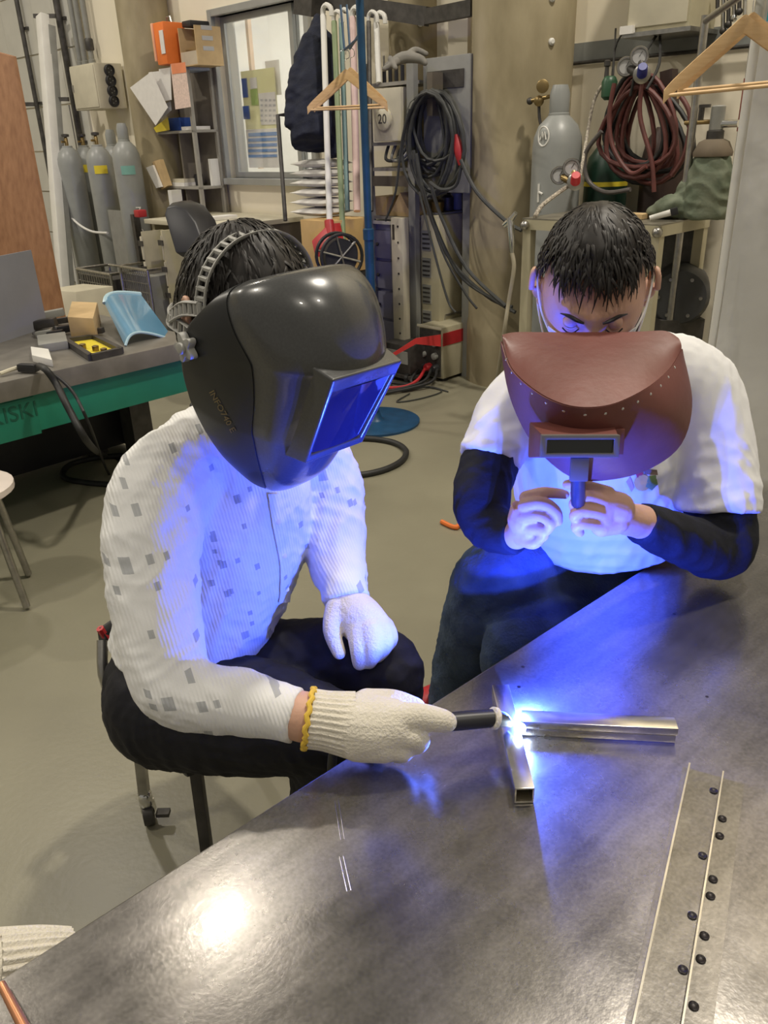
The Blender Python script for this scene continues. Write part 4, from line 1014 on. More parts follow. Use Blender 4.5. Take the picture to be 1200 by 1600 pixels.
# guard sheet, rope, post and wire bins
x0, x1, z0, z1 = wrect(168, 328, 214, 416, .62)
one(B(WMAT).bx(x0, x1, -.62, -.60, 0, z1), 'guard_sheet', 'flat grey steel sheet standing before the gas cylinders', 'sheet', M_GREYP)
one(B(WMAT).tube([wl(98, 312, .55), wl(108, 335, .55), wl(125, 352, .55), wl(145, 362, .55), wl(168, 364, .60)], .011, 8, k=5), 'rope', 'sagging white rope across the gas cylinders', 'rope', M_WHITE)
one(B(WMAT).tube([wl(100, 320, .56), (wl(116, 420, .56).x, -.56, 0)], .014, 8), 'thin_post', 'thin white post at the left of the gas cylinders', 'post', M_WHITE)
x = wl(219, 380, .62).x; one(B(WMAT).bx(x-.025, x+.025, -.66, -.60, 0, wl(219, 335, .62).z), 'steel_post', 'dark steel post right of the grey guard sheet', 'post', M_DSTEEL)
for i, (a0, b0, a1, b1, o) in enumerate(((120, 420, 181, 480, 1.15), (187, 416, 238, 474, 1.10))):
    x0, x1, z0, z1 = wrect(a0, b0, a1, b1, o); T = wthing('wire_bin', ['dark wire bin of offcuts behind the green bench', 'light wire bin right of the dark one behind the bench'][i], 'bin', (x0+x1)/2, o-.15, 0, 'wire bins')
    z0 = .02
    fr = B(WMAT)
    for (xa, ya) in ((x0, -o), (x1, -o), (x0, -o+.3), (x1, -o+.3)): fr.tube([(xa, ya, 0), (xa, ya, z1)], .012, 8)
    fr.tube([(x0, -o, z1), (x1, -o, z1), (x1, -o+.3, z1), (x0, -o+.3, z1)], .012, 8, closed=True); fr.build('frame', M_STEEL, T)
    ws = B(WMAT); n = 14
    for k in range(1, n): xx = x0+(x1-x0)*k/n; ws.tube([(xx, -o, .02), (xx, -o, z1)], .005, 5)
    for k in range(8): zz = z1*(k+.5)/8; ws.tube([(x0, -o, zz), (x1, -o, zz)], .004, 5)
    w_ = ws.build('mesh_wires', M_STEEL, T); w_['kind'] = 'stuff'
    B(WMAT).bx(x0+.02, x1-.02, -o+.02, -o+.28, 0, z1*.9).build('liner', M_DSTEEL if i == 0 else M_GREYP, T)
# low pale box behind the bench and brown board
one(B().slab([at(70, 452, 5.9), at(118, 456, 5.9), at(122, 520, 5.9), at(72, 520, 5.9)], EY*.3), 'storage_box', 'pale grey box low behind the brown board', 'box', M_BEIGE2, bevel=.004)
q = [at(-60, 66, 5.0), at(20, 88, 5.0), at(99, 500, 5.3), at(-10, 520, 5.3)]
one(B().slab(q, EY*.022), 'plywood_board', 'tall brown plywood board leaning at the left edge', 'board', M_BOARD, bevel=.002)

# ---------------------------------------------------------------- green bench
GZ = .66; g0 = at(0, 598, z=GZ); g1 = at(286, 535, z=GZ); gu = (g1-g0).normalized(); gv = Vector((-gu.y, gu.x, 0))
GF = Matrix((gu, gv, EZ)).transposed().to_4x4(); GF.translation = Vector((g0.x, g0.y, 0)); GL = (g1-g0).length
GB = thing('surface_bench', 'heavy green-painted bench with grey steel top at the left', 'bench', GF @ Vector((GL/2, .4, 0)))
GT = B(GF).bx(-1.2, GL+.10, 0, .95, GZ-.075, GZ).build('bench_top', mat('grey_bench_steel', (.24, .225, .20), .42, .5, scale=9, var=.2), GB, bevel=.004)
gb = B(GF).bx(-1.15, GL+.06, .03, .90, GZ-.225, GZ-.078).build('side_beam', M_GREEN, GB, bevel=.003)
B(GF).bx(-1.15, .12, .024, .03, GZ-.235, GZ-.085).build('name_plate', M_GREEN, GB, bevel=.002)
M_ = Matrix((gu, EZ, -gv)).transposed().to_4x4(); M_.translation = GF @ Vector((.03, .0235, GZ-.135))
text_obj('raised_lettering', 'KISKI', M_, .085, mat('dark_green_lettering', (.008, .10, .06), .5), GB, .0012)
for x in (-1.0, GL-.12):
    for y in (.30, .8): B(GF).bx(x-.05, x+.05, y-.05, y+.05, 0, GZ-.225).build('leg', M_DSTEEL, GB)
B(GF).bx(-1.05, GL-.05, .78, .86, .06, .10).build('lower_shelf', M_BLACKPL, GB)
B(GF).bx(-1.1, GL+.03, .86, .88, .02, GZ-.226).build('back_panel', M_BLACKPL, GB, smooth=0)  # this and the next two: black sheets added as the shade under the bench
B(GF).bx(GL+.02, GL+.04, .5, .86, .02, GZ-.226).build('shade_end', M_BLACKPL, GB, smooth=0)
B(GF).bx(-1.1, GL+.02, .74, .76, .02, GZ-.226).build('shade_front', M_BLACKPL, GB, smooth=0)
def gp(px, py, h=0): p = at(px, py, z=GZ+h); return p
# grey board standing on the bench
p0 = gp(-30, 545); p1 = gp(70, 512); d_ = (p1-p0)
one(B().slab([p0, p1, p1+EZ*.36-d_*.18+EY*.05, p0+EZ*.36+EY*.05], EY*.015), 'grey_panel', 'blue-grey flat panel standing on the green bench', 'panel', mat('bluegrey_panel', (.23, .235, .27), .5, var=.05))
# blue visor
M_VIS = mat('blue_tinted_visor', (.16, .38, .58), .10, var=.08, scale=6, spec=.7, coat=.6, trans=.25)
VT = thing('face_visor', 'clear blue curved face visor lying on the green bench', 'visor', gp(220, 545))
tl, tr, br_, bl_ = at(164, 474, 3.75), at(219, 460, 3.95), at(272, 532, 3.62), at(196, 540, 3.42)
rws = []
for i in range(15):
    v = i/14; r_ = []
    for j in range(21):
        u = j/20; p = tl.lerp(tr, u).lerp(bl_.lerp(br_, u), v); p = p+EZ*(.055*math.sin(u*math.pi)*(.55+.45*v))-EY*.05*math.sin(u*math.pi); r_.append(p)
    rws.append(r_)
zmin = min(p.z for r in rws for p in r); rws = [[p+EZ*(GZ+.004-zmin) if False else p for p in r] for r in rws]
B().grid(rws).build('visor_sheet', M_VIS, VT, solid=.003)
B().tube([rws[0][j] for j in range(21)], .012, 8).build('brow_band', mat('pale_blue_band', (.42, .60, .66), .35), VT)
B().tube([rws[14][j] for j in range(21)], .006, 8).build('edge_rim', mat('pale_blue_band', (.42, .60, .66), .35), VT)
# yellow framed tray
q = [gp(104, 538), gp(143, 564), gp(190, 553), gp(148, 532)]; c_ = (q[0]+q[1]+q[2]+q[3])/4
TR = thing('parts_tray', 'shallow dark tray with yellow lining on the green bench', 'tray', c_)
B().slab([x+EZ*.001 for x in q], EZ*.008).build('base', M_YELLOW, TR)
for i in range(4): B().bar(q[i]+EZ*.014, q[(i+1) % 4]+EZ*.014, .022, .026).build('rim', M_DSTEEL, TR)
for (px, py) in ((130, 545), (150, 548), (163, 552)): p = gp(px, py, .01); B().lathe([(.014, 0), (.014, .02), (.008, .022)], p, EZ, 10).build('fitting', M_VALVE, TR)
one(B().slab([gp(112, 530), gp(152, 533), gp(158, 505), gp(118, 503)], EZ*.10), 'parts_box', 'beige carton standing behind the yellow tray', 'box', M_CARD, bevel=.004)
one(B().slab([gp(62, 552), gp(108, 545), gp(104, 530), gp(60, 536)], EZ*.035), 'long_block', 'grey steel block lying left of the yellow tray', 'block', M_GREYP, bevel=.004)
rs = random.Random(11); labs = ['black clamp nearest the grey panel', 'black grip beside the carton', 'dark wrench head on the bench clutter', 'grey nut holder on the bench clutter', 'black plug on the steel block', 'steel bush behind the block', 'dark hose end right of the carton', 'black switch box near the panel']
for i, (px, py, r_) in enumerate(((72, 516, 22), (108, 522, 18), (84, 500, 20), (98, 508, 15), (88, 528, 14), (70, 528, 14), (152, 524, 14), (62, 500, 16))):
    p = gp(px, py); T = thing('bench_tool', labs[i], 'tool', p, 'small tools on the green bench'); r = r_*3.2/FPX
    B().bar(p+Vector((-r, 0, r*.45)), p+Vector((r, rs.uniform(-.5, .5)*r, r*.7)), r*.8, r*.7).build('jaw', (M_DSTEEL, M_BLACKPL, M_GREYP)[i % 3], T, bevel=r*.12)
    B().tube([p+Vector((-r, 0, r*.4)), p+Vector((-r*1.5, r*.8, r*.5)), p+Vector((-r*1.9, r*1.4, r*.3))], r*.22, 8, k=3).build('handle', M_STEEL if i % 2 else M_BLACK, T)
# power block with label, cable running to the floor
p = gp(66, 570); T = thing('connector_block', 'white labelled connector block at the bench edge with a black cable', 'connector', p)
B().slab([gp(52, 566), gp(84, 574), gp(78, 556), gp(50, 552)], EZ*.03).build('block', M_WHITE, T, bevel=.004)
B().bar(gp(30, 574, .02), gp(58, 575, .02), .03, .03).build('plug', M_BLACKPL, T, bevel=.005)
B().tube([gp(0, 584, .012), gp(22, 576, .018), gp(40, 572, .02)], .008, 8, k=4).build('pale_lead', M_BEIGE2, T)
cpts = [gp(62, 572, .03), gp(72, 578, .035), at(88, 600, 2.98), at(108, 640, 2.95), at(140, 695, 3.05), at(165, 712, z=.012), at(200, 722, z=.012), at(260, 735, z=.012), at(280, 755, z=.012), at(230, 757, z=.012), at(170, 757, z=.012), at(110, 750, z=.012), at(98, 738, z=.012), at(120, 722, z=.012), at(190, 712, z=.012), at(300, 720, z=.012)]
B().tube(cpts, .0135, 10, k=6).build('cable', M_BLACK, T)
B().tube([gp(75, 578, .03), at(112, 610, 2.98), at(140, 665, 3.0), at(170, 740, z=.008), at(200, 765, z=.008), at(300, 770, z=.008)], .006, 8, k=6).build('thin_cable', M_BLACK, T)
# hose loop on the floor behind the welder
hp_ = [at(430, 742, z=.014), at(540, 743, z=.014), at(590, 737, z=.014), at(625, 722, z=.014), at(634, 704, z=.014), at(610, 690, z=.014), at(560, 685, z=.014), at(480, 690, z=.014), at(420, 705, z=.014)]
one(B().tube(hp_, .015, 10, k=7), 'floor_hose', 'black hose looped on the floor beside the blue stand base', 'hose', M_BLACK)
# stool corner at the left edge
T = thing('side_stool', 'pale topped stool cut off by the left picture edge', 'stool', at(-60, 880, z=0))
sa = at(6, 762, 2.62); lb = at(20, 895, z=0)
B().lathe([(.15, 0), (.165, .01), (.165, .03), (.15, .036)], Vector((sa.x-.155, sa.y+.02, lb.z+.40)), EZ, 28).build('seat', mat('pale_vinyl', (.62, .55, .50), .5), T)
sc_ = Vector((sa.x-.155, sa.y+.02, 0))
for k in range(4):
    a = math.radians(-25)+k*math.pi/2; d = Vector((math.cos(a), math.sin(a), 0)); B().tube([sc_+d*.12+EZ*.40, sc_+d*.175+EZ*.012], .0125, 10).build('leg', M_STEEL, T)

# ---------------------------------------------------------------- shelf, desk, chair by the window
do = .78
x0, x1 = wl(226, 352, do).x, wl(350, 352, do).x; dz = wl(350, 352, do).z
DK = wthing('desk', 'long beige office desk below the window', 'desk', (x0+x1)/2, .4, 0)
B(WMAT).bx(x0, x1, -do, -.02, dz-.035, dz).build('desk_top', M_BEIGE2, DK, bevel=.004)
B(WMAT).bx(x1-.42, x1-.02, -do+.02, -.04, .02, dz-.035).build('pedestal', mat('dark_brown_panel', (.075, .06, .045), .6), DK)
for x in (x0+.03,): B(WMAT).bx(x, x+.04, -do+.05, -.06, 0, dz-.035).build('side_panel', M_BEIGE, DK)
# parts drawers
for i, (a0, b0, a1, b1, o) in enumerate(((220, 362, 236, 470, 1.0), (250, 360, 268, 470, .98))):
    xa, xb, z0, z1 = wrect(a0, b0, a1, b1, o); T = wthing('drawer_unit', ['narrow beige drawer unit with dark pulls beside the wire bins', 'wider beige drawer unit under the desk end'][i], 'drawers', (xa+xb)/2, o-.2, 0)
    B(WMAT).bx(xa, xb, -o, -o+.20, 0, z1).build('cabinet', M_BEIGE, T, bevel=.004)
    for k in range(4):
        za = .04+(z1-.06)*k/4; f = B(WMAT).bx(xa+.01, xb-.01, -o-.012, -o, za, za+(z1-.06)/4-.015).build('drawer', M_BEIGE2, T, bevel=.004)
        B(WMAT).bx((xa+xb)/2-.035, (xa+xb)/2+.035, -o-.02, -o-.012, za+(z1-.06)/4*.55, za+(z1-.06)/4*.75).build('pull', M_DSTEEL, f)
# shelf rack
so = .30; sx0, sx1 = wl(240, 200, so).x, wl(302, 200, so).x
SH = wthing('shelf_rack', 'grey steel shelf rack against the wall left of the window', 'shelf', (sx0+sx1)/2, .28, dz)
shz = [wl(300, 292, so).z, wl(300, 203, so).z, wl(300, 103, so).z]
M_SHELF = mat('grey_shelf', (.30, .285, .25), .5, var=.1)
B(WMAT).bx(sx0, sx1, -.06, -.03, dz+.001, shz[2]).build('back_panel', mat('taupe_panel', (.17, .15, .12), .6), SH)
for i, z in enumerate(shz): B(WMAT).bx(sx0 if i < 2 else wl(262, 103, so).x, sx1, -so, -.06, z-.02, z).build('shelf', M_SHELF if i < 2 else mat('pale_blue_shelf', (.35, .42, .55), .4), SH, bevel=.002)
for x in (sx0, sx1-.03):
    for y in (-so, -.08): B(WMAT).bx(x, x+.03, y, y+.03, dz+.001, shz[2 if x > sx0 else 1]).build('upright', M_SHELF, SH)
B(WMAT).bx((sx0+sx1)/2-.01, (sx0+sx1)/2+.01, -so+.05, -.06, dz+.001, shz[1]-.02).build('divider', mat('taupe_panel', (.17, .15, .12), .6), SH)
# things on the shelf
def wbox(px0, py0, px1, py1, o, depth, z0=None):
    xa, xb, za, zb = wrect(px0, py0, px1, py1, o); return xa, xb, -o, -o+depth, (z0 if z0 is not None else za), zb
# orange organiser hangs at the left end of the top shelf
a = wbox(238, 36, 262, 100, .40, .20); T = wthing('orange_case', 'bright orange plastic case on the column side of the shelf top', 'case', (a[0]+a[1])/2, .4, a[4])
B(WMAT).bx(*a).build('case_body', M_ORANGE, T, bevel=.012)
B(WMAT).bx(a[0]-.03, a[0]-.001, a[2]-.005, a[3], a[4]+.03, a[5]).build('case_flap', mat('pale_orange', (.80, .40, .24), .5), T, bevel=.006)
B(WMAT).bx(a[1]-.06, a[1]-.005, a[2]-.006, a[2]-.001, a[5]-.22, a[5]-.06).build('white_label', M_PAPER, T)
B(WMAT).tube([(a[0]+.05, a[2]+.1, a[5]), (a[0]+.06, a[2]+.1, a[5]+.04), (a[1]-.04, a[2]+.1, a[5]+.04), (a[1]-.03, a[2]+.1, a[5])], .008, 8).build('carry_handle', M_STEEL, T)
a = wbox(277, 44, 310, 101, .30, .24, shz[2]+.001); T = wthing('cardboard_box', 'open cardboard box with printed flap on the top shelf', 'box', (a[0]+a[1])/2, .2, shz[2])
w_ = .008; xm_ = a[0]+(a[1]-a[0])*.42
for nm, bb in (('base', (a[0], a[1], a[2], a[3], a[4], a[4]+w_)), ('back_wall', (a[0], a[1], a[3]-w_, a[3], a[4]+w_, a[5])), ('side_wall', (a[0], a[0]+w_, a[2], a[3]-w_, a[4]+w_, a[5])), ('side_wall', (a[1]-w_, a[1], a[2], a[3]-w_, a[4]+w_, a[5])), ('front_flap', (a[0]+w_, a[1]-w_, a[2], a[2]+w_, a[4]+w_, a[4]+.10))):
    B(WMAT).bx(*bb).build(nm, M_CARD if nm != 'front_flap' else mat('pale_cardboard', (.50, .43, .32), .8, var=.1), T)
for k in range(3): B(WMAT).bx(a[1]+.0002, a[1]+.002, a[2]+.06, a[3]-.08, a[4]+.10+k*.07, a[4]+.13+k*.07).build('printed_mark', M_GREYPR, T)
B(WMAT).bx(a[0]+.02, a[0]+.14, a[2]+.03, a[3]-.03, a[5]+.001, a[5]+.045).build('dark_lid', M_BLACKPL, T, bevel=.01)
# hanging papers
def paper(poly, o, material, name, label, extra=None):
    pts = [wl(x, y, o) for x, y in poly]; q = B(WMAT); n = len(pts)
    q.add([(p.x, p.y, p.z) for p in pts]+[(p.x, p.y+.003, p.z) for p in pts], [tuple(range(n)), tuple(range(2*n-1, n-1, -1))]+[(i, (i+1) % n, n+(i+1) % n, n+i) for i in range(n)])
    return one(q, name, label, 'paper', material, smooth=0)
paper([(203, 137), (236, 112), (262, 168), (243, 196)], .43, M_PAPER, 'paper_sheet', 'tilted white sheet hanging by the column')
paper([(246, 168), (266, 158), (268, 172), (252, 186)], .345, M_GREYPR, 'paper_sheet', 'small grey sheet below the white calendars')
c1 = paper([(232, 113), (249, 111), (251, 158), (236, 160)], .36, M_PAPER, 'wall_calendar', 'narrow white calendar page hung on the shelf, left one')
c2 = paper([(248, 108), (266, 105), (268, 156), (252, 159)], .365, M_PAPER, 'wall_calendar', 'narrow white calendar page hung on the shelf, right one')
c3 = paper([(266, 100), (289, 97), (298, 167), (274, 171)], .375, mat('pink_print_paper', (.72, .56, .48), .8, var=.15, scale=60), 'leaflet', 'pink printed leaflet with orange heading on the shelf')
q = B(WMAT); hd = [wl(x, y, .377) for x, y in ((267, 100), (289, 97), (291, 113), (269, 116))]; q.slab(hd, (0, .0015, 0)); q.build('heading_strip', mat('orange_heading', (.75, .26, .12), .7), c3, smooth=0)
paper([(240, 200), (262, 183), (265, 203), (244, 207)], .32, M_YELLOW, 'yellow_card', 'yellow card at the front of the middle shelf')
a = wbox(258, 160, 280, 186, .26, .15, shz[1]+.001); one(B(WMAT).bx(a[0], a[1], a[2], a[3], shz[1]+.002, shz[1]+.10), 'blue_binder', 'dark blue binder on the middle shelf', 'binder', M_BPAP, bevel=.004)
a = wbox(283, 196, 300, 202, .28, .18); one(B(WMAT).bx(a[0], a[1], a[2], a[3], shz[1]+.002, shz[1]+.028), 'paper_stack', 'flat stack of papers on the middle shelf', 'papers', M_PAPER)
# lower shelf
T = wthing('file_folder', 'brown file folder leaning off the lower shelf by the column', 'folder', wl(250, 275, .34).x, .34, shz[0])
pts = [wl(x, y, .36) for x, y in ((238, 253), (249, 249), (263, 290), (252, 296))]
B(WMAT).slab(pts, (0, .04, 0)).build('cover', M_CARD, T); pts = [wl(x, y, .385) for x, y in ((228, 262), (238, 258), (252, 292), (244, 294))]
B(WMAT).slab(pts, (0, .02, 0)).build('loose_pages', M_PAPER, T)
a = wbox(266, 278, 288, 291, .29, .18); one(B(WMAT).bx(a[0], a[1], a[2], a[3], shz[0]+.001, shz[0]+.03), 'book', 'lower of two pale books on the lower shelf', 'book', M_PAPER, 'books on the lower shelf'); one(B(WMAT).bx(a[0]+.02, a[1]-.01, a[2]+.01, a[3], shz[0]+.031, shz[0]+.06), 'book', 'upper of two pale books on the lower shelf', 'book', M_BEIGE2, 'books on the lower shelf')
c_ = W((wl(311, 280, .14).x, -.14, shz[0]+.001)); one(B().lathe([(.03, 0), (.036, .003), (.038, .09), (.034, .09), (.03, .01)], c_, EZ, 18), 'pen_cup', 'black pen cup on the lower shelf', 'cup', M_BLACKPL)
x = wl(332, 270, .14).x; one(B(WMAT).bx(x-.015, x+.015, -.16, -.07, shz[0]+.001, wl(341, 248, .14).z), 'thin_book', 'thin white book standing on the lower shelf', 'book', M_WHITE)
x = wl(286, 310, .3).x; one(B(WMAT).bx(x-.035, x+.02, -.42, -.32, dz+.002, wl(289, 296, .3).z), 'file_holder', 'white file holder standing on the desk below the shelf', 'holder', M_WHITE)
a = wl(335, 338, .6); one(B(WMAT).bx(a.x-.1, a.x+.02, -.66, -.40, dz+.002, dz+.03), 'desk_papers', 'white papers lying on the desk under the window', 'papers', M_PAPER)
a = wl(225, 340, .66); one(B(WMAT).bx(a.x-.02, a.x+.06, -.74, -.66, dz+.002, dz+.06), 'red_clamp', 'small red clamp at the left end of the desk', 'clamp', M_RED, bevel=.01)
# office chair
cc = at(300, 380, 4.35); CH = thing('office_chair', 'black office chair whose backrest shows behind the welder', 'chair', Vector((cc.x, cc.y, 0)))
poly = [(264, 330), (268, 317), (284, 314), (305, 322), (322, 345), (332, 372), (332, 400), (285, 402)]
fr = [at(x, y, 4.35) for x, y in poly]; n = len(fr); q = B(); bk_ = Vector((.04, .06, 0))
cen = sum(fr, Vector())/n; fr2 = [cen.lerp(p, .82)-Vector((.035, .05, 0)) for p in fr]
q.add(fr2+fr+[p+bk_ for p in fr], [tuple(range(n)), tuple(range(3*n-1, 2*n-1, -1))]+[(i, (i+1) % n, n+(i+1) % n, n+i) for i in range(n)]+[(n+i, n+(i+1) % n, 2*n+(i+1) % n, 2*n+i) for i in range(n)])
q.build('backrest', M_BLACKPL, CH, bevel=.008)
sc_ = Vector((cc.x+.12, cc.y+.16, 0)); B().tube([at(305, 400, 4.40), Vector((cc.x+.05, cc.y+.1, .50)), Vector((sc_.x, sc_.y, .42))], .022, 10, k=4).build('back_bar', M_BLACKPL, CH)
B().lathe([(.20, .43), (.235, .45), (.235, .49), (.20, .51)], sc_, EZ, 28).build('seat', M_BLACKPL, CH); B().cyl(sc_+EZ*.08, sc_+EZ*.44, .03).build('gas_lift', M_DSTEEL, CH)
for k in range(5):
    a = k*2*math.pi/5; d = Vector((math.cos(a), math.sin(a), 0)); lg = B().bar(sc_+EZ*.09, sc_+d*.28+EZ*.065, .04, .03).build('leg', M_BLACKPL, CH); B().ball(sc_+d*.28+EZ*.03, .03, 12, 8).build('caster', M_BLACKPL, lg)
# ---------------------------------------------------------------- coat stand, hangers, jacket, brooms
bs = at(587, 660, z=0); bs.z = 0
CS = thing('coat_stand', 'blue painted steel coat stand with a round floor plate', 'coat stand', bs)
B().lathe([(.245, 0), (.245, .012), (.235, .016), (.05, .018), (.036, .03), (.026, .06)], bs, EZ, 48).build('base_plate', M_BLUE, CS)
B().cyl(bs+EZ*.015, bs+EZ*1.0, .0235, n=20).build('lower_pole', M_BLUE, CS); B().cyl(bs+EZ*.98, bs+EZ*2.1, .0185, n=18).build('upper_pole', M_BLUE, CS)
B().lathe([(.028, 0), (.028, .05), (.020, .055)], bs+EZ*.97, EZ, 18).build('collar', M_BLUE, CS)
for k in range(4):
    a = k*math.pi/2+math.radians(200); d = Vector((math.cos(a), math.sin(a), 0)); B().tube([bs+EZ*2.05, bs+d*.10+EZ*2.03, bs+d*.20+EZ*2.09, bs+d*.21+EZ*2.13], .009, 8, k=4).build('hook_arm', M_BLUE, CS)
def hanger(name, label, apex, xdir, width=.43, tilt=0.0, group=None):
    T = thing(name, label, 'hanger', apex, group); x = Vector((xdir[0], xdir[1], 0)).normalized(); x = (x*math.cos(tilt)+EZ*math.sin(tilt)).normalized(); n_ = x.cross(EZ).normalized(); z = n_.cross(x).normalized()
    if z.z < 0: z = -z
    h = width/2; prof = [(0, 0), (.05, -.006), (.30, -.048), (.62, -.100), (.88, -.143), (1.0, -.168)]
    for sg in (-1, 1):
        q = B(); rows_ = []
        for u, zz in catmull(prof, 4):
            c = apex+x*(sg*u*h)+z*zz+n_*(.035*u*u); hw = .024*(1-.25*u); th = .007
            rows_.append([c+z*hw+n_*th, c+z*hw-n_*th, c-z*hw-n_*th, c-z*hw+n_*th, c+z*hw+n_*th])
        q.grid(rows_); e = rows_[-1]; q.add(e[:4], [(0, 1, 2, 3)]); e = rows_[0]; q.add(e[:4], [(3, 2, 1, 0)])
        q.build('shoulder', M_WOOD, T, bevel=.002)
    B().cyl(apex+x*(-h*.96)+z*(-.165)+n_*.033, apex+x*(h*.96)+z*(-.165)+n_*.033, .0055, n=10).build('trouser_bar', M_WOOD, T)
    hk = [apex+z*.02]+[apex+z*(.06+.03)+z*(.026*math.sin(t))+x*(.026*math.cos(t)) for t in [math.radians(v) for v in (-90, -30, 30, 90, 150, 190)]]
    B().tube(hk, .0022, 8, k=4).build('hook', M_CHROME, T); return T
ap = at(540, 116, 4.24); hanger('wooden_hanger', 'front wooden coat hanger on the blue stand', ap, (1, .10), .43, group='wooden hangers')
ap2 = at(548, 112, 4.30)+Vector((.0, .05, 0)); hanger('wooden_hanger', 'rear wooden coat hanger on the blue stand, turned aside', ap2, (.9, -.35), .43, group='wooden hangers')
for a_ in (ap, ap2): B().tube([Vector((bs.x, bs.y, a_.z+.116)), Vector((a_.x, a_.y, a_.z+.112)), Vector((a_.x, a_.y, a_.z+.112))-(bs-a_)*.12], .006, 8).build('hook_arm', M_BLUE, CS)
ap3 = at(1163, 38, 2.30); hanger('wooden_hanger', 'front wooden coat hanger at the upper right edge', ap3, (.95, -.12), .44, math.radians(3), 'wooden hangers')
ap4 = at(1175, 34, 2.36); hanger('wooden_hanger', 'rear wooden coat hanger at the upper right edge', ap4, (.95, .02), .44, math.radians(3), 'wooden hangers')
zr_ = ap3.z+.115; T = thing('clothes_rail', 'thin steel rail carrying the hangers at the upper right', 'rail', Vector((ap3.x, ap3.y, 0)))
B().cyl(Vector((ap3.x, ap3.y-.25, zr_)), Vector((ap3.x+.25, ap3.y+1.0, zr_)), .012, n=12).build('rail', M_STEEL, T)
B().cyl(Vector((ap3.x+.25, ap3.y+1.0, 0)), Vector((ap3.x+.25, ap3.y+1.0, zr_+.02)), .016, n=12).build('upright', M_STEEL, T)
# overhead dark beam that carries the brooms and the jacket
ob0, ob1 = at(470, -4, 5.25), at(668, 26, 4.75)
T = thing('tool_rail', 'dark steel rail holding brooms and a jacket', 'rail', ob0)
B().bar(ob0, ob1, .05, .10).build('beam', M_DSTEEL, T); B().bar(at(470, 6, 5.2), at(498, 10, 5.1), .12, .12).build('end_block', M_DSTEEL, T)
x_ = wl(663, 27, .55); B().bar(ob1, W((x_.x+.1, -.25, (WINV @ ob1).z)), .05, .08).build('wall_bracket', M_DSTEEL, T)
b = B(); limb(b, [(497, 28, 5.0, 9), (494, 80, 5.0, 24), (490, 150, 5.0, 34), (492, 225, 5.0, 36)], (True, False)); limb(b, [(482, 60, 4.95, 12), (463, 130, 4.95, 14), (458, 200, 4.95, 13)], (True, False)); limb(b, [(512, 60, 5.0, 10), (522, 150, 5.0, 10), (522, 245, 5.0, 9)], (True, False))
me = remesh(b, .012, 4); wrinkle(me, .010, 16, 71); wrinkle(me, .005, 34, 72)
tag(finish('work_jacket', me, M_NAVY, None, smooth=180), 'navy work jacket hanging beside the window', 'jacket')
M_PGREEN = mat('green_pole', (.25, .32, .17), .5); M_PINK = mat('pink_white_pole', (.66, .48, .46), .5); M_TEAL = mat('teal_pole', (.20, .32, .30), .5)
def pole(label, p0, p1, r, material, head=None, cat='broom'):
    T = thing('tool_pole', label, cat, p1, 'poles on the tool rail'); B().tube([p0, p1], r, 12).build('shaft', material, T)
    B().tube([p0+EZ*-.02, p0+EZ*.03, p0+EZ*.05+EX*.03, p0+EZ*.03+EX*.07, p0-EZ*.01+EX*.075], r*.8, 8, k=3).build('hanging_loop', M_WHITE, T); return T
T = pole('white handled scoop with a red blade', at(505, 24, 4.78), at(515, 348, 4.78), .018, M_WHITE)
B().tube([at(514, 345, 4.78), at(517, 372, 4.78)], [.028, .03], 12).build('red_socket', M_RED, T)
B().slab([at(486, 376, 4.74), at(516, 346, 4.77), at(528, 400, 4.74), at(492, 402, 4.74)], EY*.08).build('red_blade', M_RED, T, bevel=.01)
pole('pale green broom pole right of the red scoop', at(522, 34, 4.84), at(538, 420, 4.84), .017, M_PGREEN)
pole('teal pole behind the hangers', at(533, 30, 5.05), at(543, 330, 5.05), .016, M_TEAL)
pole('pink and white pole behind the hangers', at(551, 28, 4.95), at(558, 330, 4.95), .022, M_PINK)
pole('short white hooked pole at the right of the tool rail', at(588, 36, 4.85), at(592, 130, 4.85), .018, M_WHITE)
pole('dark slim pole by the blue stand', at(576, 34, 4.85), at(580, 330, 4.85), .014, M_DSTEEL)
# thin black post by the window
one(B().tube([at(452, 179, 5.0), at(434, 180, 5.0), at(446, 345, 5.05)], .014, 8), 'bent_rod', 'thin black bent rod standing in front of the window', 'rod', M_DSTEEL)
# folded white bags
for i in range(6):
    c = at(503, 330-i*15, 5.15); q = B(); w = .16
    rws = []
    for a in range(9):
        v = -1+a/4; rws.append([c+EX*(u*w)+EY*(v*.14)+EZ*(.026*(1-u**4)*(1-v**4)*s_) for s_ in (1,) for u in [-1+k/8 for k in range(17)]])
    q.grid(rws); rws2 = [[p-EZ*.052*(1-((k/8)-1)**4)*(1-(-1+a/4)**4)+EZ*0 for k, p in enumerate(r)] for a, r in enumerate(rws)]
    q.grid(rws2); one(q, 'folded_bag', ['lowest', 'second from bottom', 'third from bottom', 'third from top', 'second from top', 'topmost'][i]+' white bag in the stack by the desk', 'bag', M_PAPER, 'stack of white bags')
bb_ = at(503, 330, 5.15)
q = at(478, 372, 5.0); one(B(wframe(q)).bx(-.02, .27, -.02, .30, -.20, bb_.z-.027-q.z), 'cardboard_carton', 'tan cardboard carton behind the red scoop', 'box', mat('tan_carton', (.60, .40, .17), .8, var=.1), bevel=.004)
one(B(wframe(q)).bx(-.02, .26, -.02, .32, -q.z, -.202), 'carton_stand', 'dark stand under the tan carton', 'stand', M_DSTEEL)

